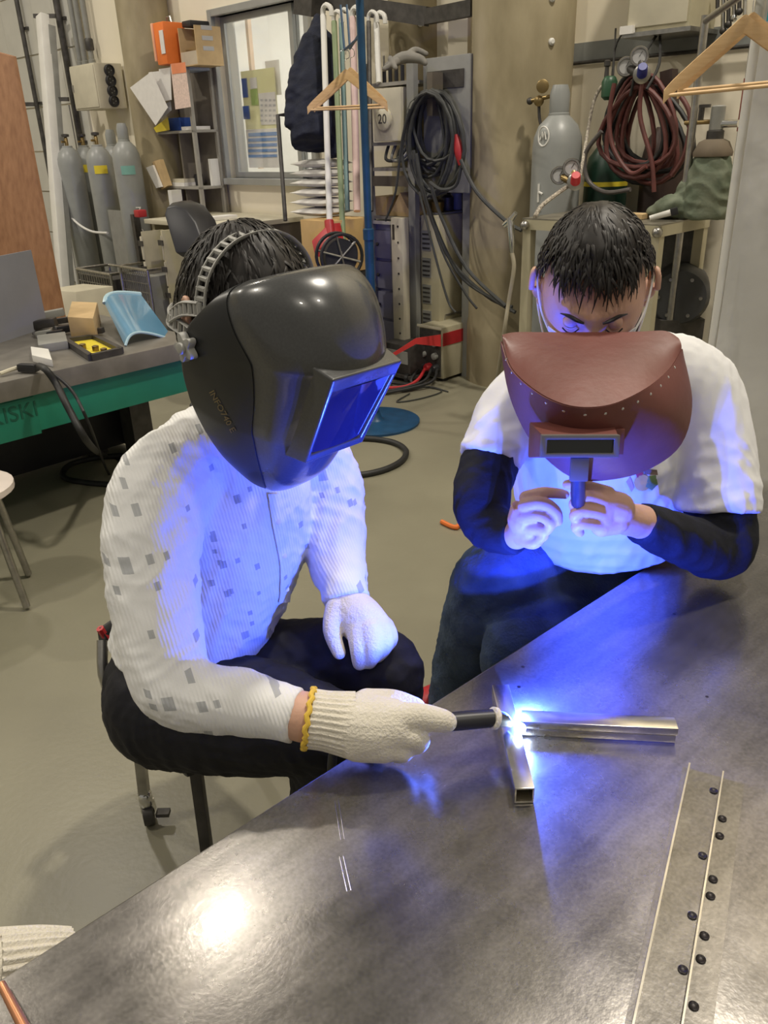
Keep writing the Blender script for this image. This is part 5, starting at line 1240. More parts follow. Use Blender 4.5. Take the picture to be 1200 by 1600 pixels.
# ---------------------------------------------------------------- equipment rack in the middle
ro = .46
def W3(px, py, o): return wl(px, py, o)
RK = wthing('equipment_rack', 'grey steel rack of posts and shelves before the columns', 'rack', W3(640, 400, ro).x, ro, 0)
pxs = ((647, 400), (579, 300)); 
xr0 = W3(578, 300, ro).x; xr1 = W3(647, 330, ro).x; ztop = W3(640, 92, ro).z
for x, y in ((xr1, -ro), (xr0, -ro), (xr1+.0, -ro+.30), (W3(731, 400, .34).x, -.34)): B(WMAT).bx(x-.028, x+.028, y-.02, y+.02, 0, ztop).build('post', M_GREYP, RK, smooth=0)
for py in (128, 222, 262, 338): 
    z = W3(610, py, ro).z; B(WMAT).bx(xr0, xr1, -ro, -ro+.30, z-.02, z).build('shelf', M_SHELF, RK, smooth=0)
B(WMAT).bx(xr0, xr1, -ro-.006, -ro, W3(610, 275, ro).z-.06, W3(610, 275, ro).z).build('drill_plate', mat('brown_steel', (.19, .165, .13), .5, .4), RK)
# grey cabinet panel with slot on the rack
xa, xb, za, zb = wrect(655, 92, 680, 222, ro-.05); 
T = wthing('control_cabinet', 'grey control cabinet with a dark slot above the cable coil', 'cabinet', (xa+xb)/2, .5, 0)
zb = W3(660, 92, .42).z
zcb = W3(660, 300, .42).z
B(WMAT).bx(xr1+.05, xr1+.40, -.42, -.22, zcb, zb).build('housing', M_GREYP, T, bevel=.004)
B(WMAT).bx(xr1+.09, xr1+.36, -.428, -.42, zb-.16, zb-.07).build('slot_window', M_DSTEEL, T)
B(WMAT).bx(xr1+.17, xr1+.21, -.52, -.428, zb-.30, zb-.08).build('cable_hook', mat('brown_steel', (.19, .165, .13), .5), T)
# gloves lying on the rack top
b = B(); 
for nodes in ([(605, 104, 4.35, 6), (630, 90, 4.35, 9), (655, 92, 4.35, 7), (664, 98, 4.35, 5)], [(640, 84, 4.35, 6), (650, 78, 4.38, 5), (666, 84, 4.38, 4)], [(620, 96, 4.3, 6), (600, 108, 4.3, 4)], [(610, 92, 4.3, 5), (618, 106, 4.28, 4)]): limb(b, nodes, n=10)
tag(finish('work_gloves', remesh(b, .006, 3), mat('grey_leather', (.23, .22, .20), .8, var=.2), None, smooth=180), 'crumpled grey work gloves on top of the rack', 'gloves')
# row of small tools on the top shelf
z = W3(610, 128, ro).z
for k in range(7):
    x = xr0+.03+k*(xr1-xr0-.08)/6; T = wthing('hand_tool', ['leftmost', 'second', 'third', 'fourth', 'fifth', 'sixth', 'rightmost'][k]+' upright hand tool on the upper rack shelf', 'tool', x, ro-.1, z, 'tools on the upper rack shelf')
    B(WMAT).tube([(x, -ro+.08, z), (x, -ro+.08, z+.09)], .012, 8).build('grip', M_BLACKPL, T); B(WMAT).tube([(x, -ro+.08, z+.09), (x, -ro+.08, z+.15)], .006, 8).build('blade', M_STEEL, T)
# switch box with dial
xa, xb = W3(583, 180, ro+.03).x, W3(634, 180, ro+.03).x; zb = W3(605, 138, ro).z; za = W3(605, 221, ro).z+.001
T = wthing('switch_box', 'pale beige switch box with a big round dial', 'switch box', (xa+xb)/2, ro, za)
xb = xa+(xb-xa)*.86
B(WMAT).bx(xa, xb, -ro-.03, -ro+.12, za, zb).build('housing', M_BEIGE2, T, bevel=.006)
xc = xa+(xb-xa)*.42; zc = za+(zb-za)*.42; dl = B(WMAT).lathe([(.062, 0), (.062, .016), (.054, .022), (.002, .022)], (xc, -ro-.03, zc), (0, -1, 0), 32).build('dial', mat('cream_dial', (.60, .56, .42), .5), T)
M_ = Matrix((EX, EZ, -EY)).transposed().to_4x4(); M_.translation = W((xc, -ro-.0525, zc)); text_obj('dial_lettering', '20', M_, .075, M_DSTEEL, dl, .001)
# cables under the box
for k in range(3): one(B(WMAT).tube([(xa+.05+.06*k, -ro+.05, za-.02), (xa+.10+.05*k, -ro-.03, za-.10), (xa+.2+.04*k, -ro-.03, za-.10), (xa+.26+.03*k, -ro+.02, za-.01)], .010, 8, k=5), 'short_lead', ['left grey lead drooping under the switch box', 'middle grey lead drooping under the switch box', 'right grey lead drooping under the switch box'][k], 'cable', M_CABLE if k != 1 else M_GREYP, 'leads under the switch box')
# big coil of black cable
cc0 = wl(678, 210, .5); CO = thing('cable_coil', 'big coil of grey-black cable hung on the control cabinet', 'cable', W((cc0.x, -.5, cc0.z)))
rs = random.Random(21)
for k in range(13):
    cx_ = 676+rs.uniform(-9, 9); cy_ = 205+rs.uniform(-8, 10); rx = rs.uniform(24, 42); ry = rs.uniform(50, 82); top = 142+rs.uniform(-4, 8); cy_ = top+ry; pts = []
    for j in range(18):
        a = 2*math.pi*j/18; pts.append(W(wl(cx_+rx*math.sin(a)*(1+.12*math.sin(2*a+k)), cy_-ry*math.cos(a), .445+.012*k)))
    B().tube(pts, .012 if k % 3 else .0095, 8, closed=True).build('cable_turn', M_CABLE, CO)
hang = [[(646, 235), (660, 300), (700, 400), (760, 462), (800, 480)], [(650, 240), (668, 320), (715, 425), (775, 470), (805, 488)], [(672, 285), (690, 340), (730, 420), (790, 478)], [(720, 250), (745, 300), (790, 345), (815, 360)], [(640, 170), (628, 220), (618, 300), (602, 345)], [(660, 290), (690, 390), (725, 455), (745, 482)], [(655, 300), (680, 400), (700, 470), (712, 488)]]
for k, h in enumerate(hang): B().tube([W(wl(x, y, .60+.02*k)) for x, y in h], .011 if k < 4 else .007, 8, k=6).build('hanging_cable', M_CABLE if k != 5 else M_BLACK, CO)
B().tube([W(wl(713, 210, .56)), W(wl(717, 235, .56)), W(wl(721, 258, .56))], [.012, .028, .016], 12, k=4).build('red_handle', M_RED, CO)
B().tube([W(wl(720, 262, .66)), W(wl(712, 290, .66)), W(wl(690, 296, .66)), W(wl(672, 285, .66))], .010, 8, k=5).build('tail', M_CABLE, CO)
# boxes on the lower shelf
z = W3(610, 338, ro).z
a = W3(551, 330, ro-.02).x; one(B(WMAT).bx(xr0+.01, xr0+.13, -ro+.02, -ro+.2, z+.001, z+.115), 'small_carton', 'small tan carton on the lower rack shelf', 'box', M_CARD, bevel=.003)
q = B(WMAT); q.M = WMAT @ Matrix.Translation((xr0+.15, -ro+.02, z+.001)) @ Matrix.Rotation(math.pi/2, 4, 'X'); q.prism([(0, 0), (.20, 0), (.10, .14)], -.2, 0); one(q, 'gabled_carton', 'gable shaped tan carton beside the small carton', 'box', M_CARD)
q = B(WMAT); q.bx(xr0+.10, xr0+.145, -ro+.21, -ro+.3, z+.001, z+.16); one(q, 'white_pack', 'white paper pack behind the cartons on the rack', 'pack', M_PAPER, bevel=.01)
# lavender drawers
zt = z-.03; xa = W3(548, 400, ro).x
T = wthing('drawer_cabinet', 'lavender grey drawer cabinet behind the blue stand', 'drawers', (xr0+xr1)/2, ro-.2, 0)
xl0, xl1 = xr0-.10, xr1-.17
B(WMAT).bx(xl0, xl1, -ro+.02, -ro+.28, .10, zt-.02).build('cabinet', M_LAV, T)
nz = 4
for k in range(nz):
    za_, zb_ = .13+(zt-.17)*k/nz, .13+(zt-.17)*(k+1)/nz-.02; f = B(WMAT).bx(xl0+.01, xl1-.01, -ro, -ro+.02, za_, zb_).build('drawer', M_LAV, T, bevel=.003)
    B(WMAT).ball(((xl0+xl1)/2, -ro-.008, (za_+zb_)/2), .012, 10, 6).build('knob', M_DSTEEL, f)
B(WMAT).bx(xl0-.05, xl1+.02, -ro-.01, -ro+.28, zt-.02, zt).build('white_top', M_WHITE, T)
for x in (xl0+.03, xl1-.03):
    for y in (-ro+.05, -ro+.25): B(WMAT).bx(x-.02, x+.02, y-.02, y+.02, 0, .10).build('foot', M_DSTEEL, T)
# perforated channel
xa = W3(612, 400, .60).x; zc = W3(612, 340, .60).z; z0_ = W3(612, 530, .60).z
T = wthing('channel_post', 'pale beige steel channel with bolt holes in front of the drawers', 'channel', xa+.05, .60, 0)
B(WMAT).bx(xa, xa+.095, -.60, -.54, max(0, z0_), zc).build('channel', M_BEIGE2, T, bevel=.004)
for k in range(8): zz = max(0, z0_)+.05+(zc-max(0, z0_)-.1)*k/7; B(WMAT).lathe([(.007, 0), (.007, .003)], (xa+.06, -.6005, zz), (0, -1, 0), 10).build('bolt_hole', M_DSTEEL, T)
B(WMAT).bx(xa+.01, xa+.03, -.6005, -.599, zc-.13, zc-.04).build('slot', M_DSTEEL, T)
B(WMAT).bx(xa-.02, xa+.12, -.64, -.50, 0, max(.02, z0_)).build('foot', M_DSTEEL, T)
# beige power source with vents
xa = W3(657, 400, .42).x; zt_ = W3(660, 336, .42).z
T = wthing('power_source', 'tall beige power source with four dark vents', 'machine', xa+.2, .25, 0)
B(WMAT).bx(xa, xa+.16, -.42, -.10, 0, zt_).build('housing', M_BEIGE, T, bevel=.006)
for k in range(4):
    zz = zt_-.09-.165*k; v = B(WMAT).bx(xa+.02, xa+.09, -.426, -.42, zz-.12, zz).build('vent', M_GREYP, T)
    for j in range(4): B(WMAT).bx(xa+.025, xa+.085, -.43, -.426, zz-.11+j*.028, zz-.10+j*.028).build('louvre', M_DSTEEL, v)
B(WMAT).bx(xa+.02, xa+.14, -.38, -.14, zt_, zt_+.012).build('lid', M_GREYP, T)
for k in range(3): 
    q = B(WMAT).lathe([(.035, 0), (.04, .01), (.04, .06+.02*k), (.02, .075+.02*k)], (xa+.08, -.34+.09*k, zt_+.0125), EZ, 14); one(q, 'oil_can', ['left small can on the power source', 'middle dark can on the power source', 'right small can on the power source'][k], 'can', (M_VALVE, M_DSTEEL, M_GREYP)[k], 'cans on the power source')
# welding machine on the floor with red stripe
wm = at(690, 598, z=0); wm.z = 0; MF = wframe(wm)
T = thing('welding_machine', 'low beige welding machine with a red stripe on the floor', 'machine', wm+EY*.35)
Ht = (at(690, 520, (wm-CAM).dot(c_f)-.15)).z; d_ = (Vector((wm.x, wm.y, .3))-CAM).dot(c_f); Ht = at(689, 512, d_).z; Lm = .53; Wm = -.20
B(MF).bx(Wm, 0, .012, Lm, .02, Ht).build('housing', M_BEIGE, T, bevel=.006)
B(MF).bx(Wm+.015, -.015, .0, .012, .03, Ht-.02).build('front_panel', M_DSTEEL, T)
B(MF).bx(.0, .004, .012, Lm-.002, Ht-.115, Ht-.035).build('red_stripe', M_RED, T)
B(MF).bx(Wm-.004, .0, -.004, .0, Ht-.01, Ht+.004).build('top_trim', M_BEIGE2, T)
for k, (x, z) in enumerate(((-.15, .30), (-.05, .30), (-.15, .20), (-.05, .2))): B(MF).lathe([(.022, 0), (.022, .02), (.014, .025)], (x, 0, z*Ht/.42), (0, -1, 0), 14).build('control_knob', M_GREYP, T)
for k, x in enumerate((-.16, -.10, -.04)): B(MF).lathe([(.026, 0), (.026, .03), (.018, .045)], (x, 0, .09), (0, -1, 0), 14).build('output_socket', M_RED if k == 1 else M_BLACKPL, T)
B(MF).lathe([(.03, 0), (.03, .01)], (.004, .30, .05), (1, 0, 0), 18).build('side_hole', M_BLACKPL, T)
for x in (Wm+.03, -.03):
    for y in (.05, Lm-.05): B(MF).bx(x-.02, x+.02, y-.02, y+.02, 0, .02).build('foot', M_BLACKPL, T)
B(MF).tube([(Wm+.05, .20, Ht), (Wm+.06, .20, Ht+.03), (Wm+.06, .36, Ht+.03), (Wm+.05, .36, Ht)], .008, 8).build('lifting_handle', M_STEEL, T)
# red strap pulled from the machine corner towards the stand
rp = [MF @ Vector((-.0, -.006, Ht-.075)), at(650, 533, d_-.10), at(605, 560, d_-.12), at(560, 575, d_-.1)]
q = B(); q.grid([[p+EZ*w*k for k in (-1, 1)] for p, w in zip(rp, (.038, .018, .010, .006))]); one(q, 'red_strap', 'taut red strap running from the welding machine to the left', 'strap', mat('red_webbing', (.62, .04, .04), .6), solid=.003)
for k in range(4):
    p = MF @ Vector((-.16+.05*k, -.03, .09)); one(B().tube([p, p+Vector((-.06, -.12, -.05)), at(640-14*k, 600+5*k, z=.012), at(600-20*k, 596+8*k, z=.012), at(560-10*k, 590+4*k, z=.012)], .010, 8, k=6), 'machine_cable', ['lowest left cable from the welding machine front', 'second cable from the welding machine front', 'third cable from the welding machine front', 'rightmost cable from the welding machine front'][k], 'cable', M_BLACK if k != 1 else M_RED, 'cables of the welding machine')
for k, pts in enumerate(([(600, 606), (640, 602), (690, 610), (660, 622), (620, 628), (640, 615)], [(610, 600), (630, 612), (668, 604), (700, 612)])):
    one(B().tube([at(x, y, z=.006) for x, y in pts], .0045, 6, k=6), 'thin_wire', ['thin wire curling on the floor before the welding machine', 'second thin wire lying on the floor by the machine'][k], 'wire', M_CABLE, 'thin floor wires')
# dark clutter between stand and machine: cable reel, low trolley
rc = at(530, 400, 4.7); T = thing('cable_reel', 'black cable reel with spoked sides left of the blue stand', 'reel', Vector((rc.x, rc.y, rc.z-.13)))
ax_ = Vector((.35, -.93, 0)).normalized()
for s_ in (-.05, .05):
    fl = B().tube([rc+ax_*s_+(ax_.cross(EZ)*math.cos(a)+EZ*math.sin(a))*.125 for a in [2*math.pi*j/28 for j in range(28)]], .010, 8, closed=True).build('rim', M_BLACKPL, T)
    for k in range(3): a = k*math.pi/3+.3; B().cyl(rc+ax_*s_+(ax_.cross(EZ)*math.cos(a)+EZ*math.sin(a))*.12, rc+ax_*s_-(ax_.cross(EZ)*math.cos(a)+EZ*math.sin(a))*.12, .007, n=8).build('spoke', M_STEEL, fl)
B().lathe([(.10, -.045), (.10, .045)], rc, ax_, 28).build('wound_cable', M_BLACK, T); B().bar(Vector((rc.x, rc.y, rc.z-.10)), Vector((rc.x, rc.y, 0)), .06, .16).build('stand', M_DSTEEL, T)
p = at(628, 602, z=0); T = thing('machine_trolley', 'dark low trolley with cables at the rack foot', 'trolley', p+EY*.2)
MF2 = wframe(p); B(MF2).bx(-.22, .02, .06, .26, .05, .24).build('body', M_DSTEEL, T, bevel=.01); B(MF2).bx(-.24, .04, .04, .28, .03, .05).build('base', M_DSTEEL, T)
for x in (-.2, .0): B(MF2).lathe([(.03, -.012), (.03, .012)], (x, .06, .031), (1, 0, 0), 16).build('wheel', M_BLACK, T)
B(MF2).bx(-.20, .00, .055, .06, .12, .20).build('front_plate', M_GREYP, T)

# ---------------------------------------------------------------- right side: bench, cylinders, hoses
bo, bi = 1.08, .62
bx0, bx1 = wl(816, 348, bo).x, wl(1033, 352, bo).x; bz = wl(1033, 351, bo).z
T = wthing('steel_bench', 'tall steel bench against the right wall', 'bench', (bx0+bx1)/2, .5, 0)
B(WMAT).bx(bx0, bx1, -bo, -bi, bz-.006, bz).build('bench_top', mat('dirty_steel_top', (.27, .25, .20), .45, .6, scale=10, var=.25), T)
for nm, bb in (('edge_angle', (bx0, bx1, -bo, -bo+.01, bz-.05, bz-.006)), ('edge_angle', (bx1-.01, bx1, -bo, -bi, bz-.05, bz-.006)), ('edge_angle', (bx0, bx0+.01, -bo, -bi, bz-.05, bz-.006))): B(WMAT).bx(*bb).build(nm, M_BEIGE, T, smooth=0)
for x in (bx0+.025, bx1-.025):
    for y in (-bo+.025, -bi-.025): B(WMAT).bx(x-.022, x+.022, y-.022, y+.022, 0, bz-.05).build('leg', M_BEIGE, T, smooth=0)
B(WMAT).bx(bx0+.02, bx1-.02, -bo+.02, -bi-.02, .22, .235).build('lower_shelf', M_DSTEEL, T)
B(WMAT).bx(bx0+.05, bx1-.05, -bi-.012, -bi-.004, .24, bz-.06).build('back_sheet', M_DSTEEL, T)
for px in (822, 1030): B(WMAT).ball((wl(px, 356, bo).x, -bo-.012, bz-.03), .022, 12, 8).build('corner_bolt', M_STEEL, T)
# air gun on the bench corner
p = wl(798, 345, bo+.03); P_ = W(p); T = thing('air_gun', 'chrome air gun hanging at the left bench corner with its hose', 'air gun', P_)
B().tube([W(wl(797, 340, bo+.03)), W(wl(799, 372, bo+.03)), W(wl(800, 395, bo+.03))], [.018, .016, .010], 12, k=3).build('grip', M_CHROME, T)
B().tube([W(wl(788, 352, bo+.03)), W(wl(798, 343, bo+.03)), W(wl(806, 332, bo+.03))], [.014, .016, .010], 12, k=3).build('nozzle', M_CHROME, T)
B().tube([W(wl(800, 395, bo+.03)), W(wl(803, 420, bo+.03)), W(wl(795, 470, bo+.03)), W(wl(786, 530, bo+.03)), at(770, 640, z=.01)], .010, 10, k=6).build('hose', mat('beige_hose', (.38, .34, .25), .5), T)
# big grey cylinder
gx = wl(870, 240, .44).x; loc = W((gx, -.44, 0)); T = gas_cylinder(loc, 'big grey gas cylinder with white markings left of the right wall bench', 'right wall gas cylinders', h=1.50, r=.128, cap=True)
tocam = Vector((-loc.x, -loc.y, 0)).normalized(); sd = EZ.cross(tocam)
def on_cyl(a, z, r=.1295): return loc+(tocam*math.cos(a)+sd*math.sin(a))*r+EZ*z
ring = [on_cyl(-.62+.26*math.cos(t), 1.415+.045*math.sin(t), .1255) for t in [2*math.pi*j/24 for j in range(24)]]; B().tube(ring, .0045, 6, closed=True).build('white_ring_mark', M_WHITE, T)
B().tube([on_cyl(-.75, 1.40, .127), on_cyl(-.66, 1.435, .126), on_cyl(-.62, 1.405, .127), on_cyl(-.55, 1.435, .126), on_cyl(-.48, 1.40, .127)], .004, 6).build('painted_sign', M_WHITE, T)
B().tube([on_cyl(-.70, 1.19), on_cyl(-.70, 1.10)], .006, 6).build('painted_stroke', M_WHITE, T); B().tube([on_cyl(-.68, 1.15), on_cyl(-.50, 1.14)], .006, 6).build('painted_stroke', M_WHITE, T)
for (a_, z_) in ((-.62, 1.06), (-.60, 1.02)): B().ball(on_cyl(a_, z_, .127), .010, 8, 6).build('painted_stroke', M_WHITE, T)
# small regulator at its left
p = wl(842, 158, .44); P_ = W(p); T = thing('pressure_regulator', 'small brass regulator left of the big grey cylinder', 'regulator', P_, 'regulators')
B().lathe([(.02, -.02), (.026, -.01), (.026, .02), (.012, .03)], P_, tocam, 16).build('body', M_VALVE, T); B().lathe([(.032, 0), (.032, .02), (.028, .022)], W(wl(848, 135, .46)), tocam, 18).build('gauge', M_VALVE, T)
B().cyl(W(wl(828, 158, .44)), W(wl(862, 150, .44)), .010, n=10).build('stem', M_VALVE, T); B().ball(W(wl(828, 158, .44)), .018, 10, 8).build('tap', M_DSTEEL, T); B().tube([P_, W(wl(843, 185, .44)), W(wl(848, 205, .44))], .008, 8, k=3).build('pipe', M_DSTEEL, T)
# twin gauges with red cap
def gauges(label, c1, c2, capc, o, rim, capm, body):
    P1 = W(wl(*c1, o)); P2 = W(wl(*c2, o)); tc = (CAM-P1).normalized(); T = thing('twin_gauge', label, 'gauge', P1-EZ*.05, 'twin gauges')
    for P_ in (P1, P2):
        g_ = B().lathe([(.040, -.03), (.043, -.02), (.043, .012), (.040, .018), (.033, .018), (.031, .010), (.001, .010)], P_, tc, 28).build('gauge', rim, T)
        B().lathe([(.0305, .0102), (.0305, .0112), (.001, .0112)], P_, tc, 24).build('dial_face', M_GREYPR, g_)
        B().bar(P_+tc*.0125, P_+tc*.0125+(EZ+sd*.6).normalized()*.024, .003, .0015).build('needle', M_BLACKPL, g_)
    P3 = W(wl(*capc, o+.02)); mid = (P1+P2)/2
    B().tube([P1-tc*.02, P3-tc*.02, P2-tc*.02], .020, 12, k=4).build('yoke', body, T)
    B().lathe([(.024, -.04), (.040, -.035), (.040, .0), (.028, .006)], P3, tc, 22).build('cap_ring', rim, T)
    B().lathe([(.024, 0), (.022, .05), (.019, .055)], P3+tc*.004, (tc+EZ*.7).normalized(), 18).build('adjusting_cap', capm, T)
    return P1, P2, P3
G1 = gauges('grey twin gauges with a red cap before the grey cylinder', (874, 274), (893, 262), (899, 284), .72, M_STEEL, mat('bright_red_cap', (.62, .03, .04), .35), M_VALVE)
G2 = gauges('twin gauges with a blue cap above the dark red hoses', (978, 104), (999, 88), (1003, 116), .50, M_STEEL, mat('blue_cap', (.02, .03, .22), .35), M_DSTEEL)
M_ROPE = mat('striped_rope', (.10, .08, .07), .7, scale=90, col2=(.62, .56, .46))
one(B().tube([W(wl(886, 292, .74)), W(wl(866, 306, .86)), W(wl(846, 322, .98)), W(wl(836, 338, 1.08))], .010, 8, k=4), 'striped_cord', 'speckled cord running from the red capped gauge to the bench edge', 'cord', M_ROPE)
one(B().tube([W(wl(906, 278, .72)), W(wl(916, 220, .45)), W(wl(926, 165, .42)), W(wl(938, 138, .42)), W(wl(945, 136, .42))], .008, 8, k=5), 'striped_cord', 'black and white cord rising to the green regulator', 'cord', M_ROPE)
P_ = W(wl(952, 135, .42)); T = thing('green_regulator', 'dark green regulator left of the twin gauges', 'regulator', P_-EZ*.06)
B().lathe([(.02, -.06), (.036, -.045), (.038, .02), (.028, .04), (.02, .045)], P_, EZ, 18).build('body', mat('bottle_green', (.02, .075, .035), .4), T); B().lathe([(.012, .04), (.010, .085), (.016, .09), (.016, .11), (.008, .115)], P_-EX*.02, EZ, 12).build('key_valve', M_DSTEEL, T)
B().tube([P_+EZ*.0+EX*.03, W(wl(958, 120, .4)), W(wl(962, 45, .18))], .005, 6, k=4).build('wire', M_BLACK, T)
# dark cylinders behind the hoses, standing on the floor behind the bench
for k, (px, o, m_, lab) in enumerate(((950, .16, mat('dark_green_cylinder', (.012, .04, .025), .4), 'dark green gas cylinder half hidden by red hoses'), (1040, .15, mat('dark_brown_cylinder', (.035, .018, .014), .5), 'dark brown gas cylinder behind the red hoses'))):
    x = wl(px, 240, o).x; L_ = W((x, -o, 0)); T = thing('gas_cylinder', lab, 'gas cylinder', L_, 'right wall gas cylinders'); h = 1.36 if k == 0 else 1.44
    B().lathe([(.10, 0), (.115, .02), (.115, h-.14), (.10, h-.06), (.055, h), (.001, h)], L_, EZ, 28).build('body', m_, T); B().lathe([(.03, h-.01), (.03, h+.10), (.015, h+.11)], L_, EZ, 14).build('valve', M_DSTEEL, T)
    if k == 0: B().lathe([(.1165, h-.20), (.112, h-.13)], L_, EZ, 28).build('yellow_band', M_YELLOW, T)
# dark red hose coil
hc = wl(1005, 200, .42); T = thing('hose_coil', 'large coil of dark red and black gas hose hung on the right wall', 'hose', W((hc.x, -.42, hc.z-.2)))
rs = random.Random(5)
for k in range(12):
    cx_ = 1002+rs.uniform(-16, 16); rx = rs.uniform(34, 66); ry = rs.uniform(62, 80); top = 122+rs.uniform(-8, 14); cy_ = top+ry; sk = rs.uniform(-.25, .25); pts = []
    for j in range(22):
        a = 2*math.pi*j/22; pts.append(W(wl(cx_+rx*math.sin(a)*(1-.45*math.cos(a)*.9)+sk*(cy_-ry*math.cos(a)-top)*.3, cy_-ry*math.cos(a), .36+.011*k)))
    B().tube(pts, .0115, 9, closed=True).build('hose_turn', M_HOSE if k % 3 else M_BLACK, T)
for k, h in enumerate(([(1005, 120), (1000, 180), (1018, 250), (1022, 300)], [(1060, 145), (1078, 180), (1070, 240), (1050, 275)], [(960, 130), (952, 180), (958, 230), (985, 270), (1010, 260)], [(940, 205), (915, 240), (918, 280), (945, 300), (985, 296)])): B().tube([W(wl(x, y, .50+.01*k)) for x, y in h], .011, 9, k=6).build('hose_end', M_HOSE if k < 3 else mat('grey_hose', (.10, .09, .085), .5), T)
B().tube([W(wl(985, 150, .5)), W(wl(998, 100, .48)), W(wl(1028, 52, .20))], .007, 8, k=4).build('hanging_strap', M_BLACK, T); B().tube([W(wl(1010, 140, .5)), W(wl(1030, 100, .40)), W(wl(1031, 52, .20))], .007, 8, k=4).build('hanging_strap', M_BLACK, T)
B().bar(W(wl(1045, 110, .40)), W(wl(1047, 165, .40)), .06, .06).build('dark_bracket', mat('dark_brown_cylinder', (.035, .018, .014)), T)
# canvas covered cylinder on the bench
def wp(px, py, o): return W(wl(px, py, o))
xcv = wl(1106, 300, .80).x; base = W((xcv, -.80, bz+.002))
T = thing('covered_cylinder', 'small cylinder wrapped in green canvas on the bench', 'gas cylinder', base)
q = B(); q.lathe([(.095, 0), (.10, .02), (.095, .12), (.085, .20), (.075, .235), (.045, .28), (.03, .285)], base, EZ, 28); q.ball(base+Vector((-.10, .06, .05)), (.10, .07, .05)); q.ball(base+Vector((-.05, .05, .09)), (.07, .06, .09)); q.ball(base+Vector((-.16, .09, .03)), (.06, .05, .03))
q.v = [(x, y, max(z, base.z)) for x, y, z in q.v]
me = remesh(q, .007, 3); wrinkle(me, .006, 45, 81); co = coords(me); co[:, 2] = np.maximum(co[:, 2], base.z); me.vertices.foreach_set('co', co.ravel()); me.update(); finish('canvas_cover', me, mat('olive_canvas', (.10, .13, .085), .8, scale=12, col2=(.19, .21, .15), bump=.3, bscale=40), T, smooth=180)
B().lathe([(.078, .245), (.080, .26), (.06, .30), (.038, .31)], base, EZ, 24).build('brown_neck', mat('brown_canvas', (.14, .11, .075), .8, var=.2), T)
B().lathe([(.034, .29), (.034, .34), (.026, .345)], base, EZ, 18).build('valve_block', M_DSTEEL, T); B().lathe([(.022, .34), (.028, .345), (.028, .43), (.022, .435)], base, EZ, 18).build('valve_stem', M_GREYP, T)
B().cyl(base+EZ*.375+EX*-.02, base+EZ*.375-EX*.16+EY*.05, .009, n=10).build('side_pipe', M_VALVE, T); B().cyl(base+EZ*.365, base+EZ*.365+EX*.09, .014, n=10).build('chrome_outlet', M_CHROME, T)
hw = base+EZ*.38-EX*.085+EY*.03; B().cyl(hw, hw+EZ*.05, .012, n=10).build('tap_stem', M_DSTEEL, T); B().bar(hw+EZ*.055-EX*.035, hw+EZ*.055+EX*.035, .014, .012).build('tap_handle', M_DSTEEL, T)
# small things on the bench
xx = wl(1049, 285, .78).x; one(B(WMAT).bx(xx-.045, xx+.03, -.84, -.76, bz+.002, bz+.055), 'yellow_tin', 'small yellow tin between the hoses and the canvas', 'tin', M_YELLOW, bevel=.004)
a0, a1 = wp(1018, 312, .98), wp(1052, 294, .94); a0.z = bz+.012; a1.z = bz+.035
T = thing('cutting_torch', 'white barrelled torch lying on the right bench', 'torch', a0); B().tube([a0, a1], [.011, .013], 12).build('barrel', M_WHITE, T); B().bar(a1, a1+(a1-a0)*.35, .03, .03).build('head', M_BLACKPL, T, bevel=.004)
q = B(); rs = random.Random(2)
for k in range(9): q.ball(wp(905+k*7+rs.uniform(-3, 3), 322+rs.uniform(-3, 2), .95)*1.0, rs.uniform(.010, .018), 10, 8)
q.v = [(x, y, z-(wp(930, 322, .95).z-bz-.016)) for x, y, z in q.v]; me = remesh(q, .005, 2); wrinkle(me, .003, 90, 91); tag(finish('cotton_rag', me, M_WHITE, None, smooth=180), 'crumpled white rag on the bench edge', 'rag')
one(B(WMAT).bx(wl(975, 318, .90).x, wl(1012, 318, .90).x, -.94, -.86, bz+.002, bz+.022), 'flat_wood_strip', 'flat brown strip lying on the bench under the hoses', 'strip', M_CARD)
# motor drum under the bench
p = W(wl(1062, 460, .75)); T = thing('motor_drum', 'dark drum shaped motor under the right bench', 'motor', Vector((p.x, p.y, 0))); dxx = (CAM-p); dxx.z = 0; dxx.normalize()
B().lathe([(.09, -.16), (.13, -.14), (.13, .06), (.115, .08), (.03, .085)], p, dxx, 28).build('drum', mat('charcoal_paint', (.045, .047, .05), .45, var=.15), T)
for k in range(6): a = k*math.pi/3; B().lathe([(.008, .08), (.008, .092)], p+(dxx.cross(EZ)*math.cos(a)+EZ*math.sin(a))*.09, dxx, 8).build('bolt', M_STEEL, T)
B().bx(p.x-.10, p.x+.10, p.y-.08, p.y+.08, 0, p.z-.10).build('pedestal', M_DSTEEL, T)
# wall cabinet with ledge and tools beside it
xa, xb = wl(979, 45, .28).x, wl(1076, 40, .28).x; zc = wl(1000, 50, .28).z
T = wthing('wall_cabinet', 'beige electrical cabinet high on the right wall', 'cabinet', (xa+xb)/2, .14, zc)
B(WMAT).bx(xa, xb, -.28, -.012, zc, zc+.7).build('housing', M_BEIGE, T, bevel=.004); B(WMAT).bx(xa-.01, xb+.02, -.30, -.012, zc-.02, zc-.001).build('ledge', M_STEEL, T); B(WMAT).bx(xa+.01, xb-.01, -.29, -.28, zc+.02, zc+.68).build('door', M_BEIGE2, T, bevel=.003)
B(WMAT).bx(xa-.02, xa+.05, -.31, -.285, zc-.005, zc+.03).build('white_tag', M_PAPER, T); B(WMAT).ball((xa-.02, -.27, zc+.01), .018, 10, 8).build('cable_gland', M_BLACKPL, T)
B(WMAT).tube([(xa-.02, -.27, zc+.01), (xa-.06, -.27, zc-.06), (xa-.07, -.26, zc-.25), (xa-.06, -.25, zc-.40)], .005, 6, k=4).build('black_lead', M_BLACK, T)
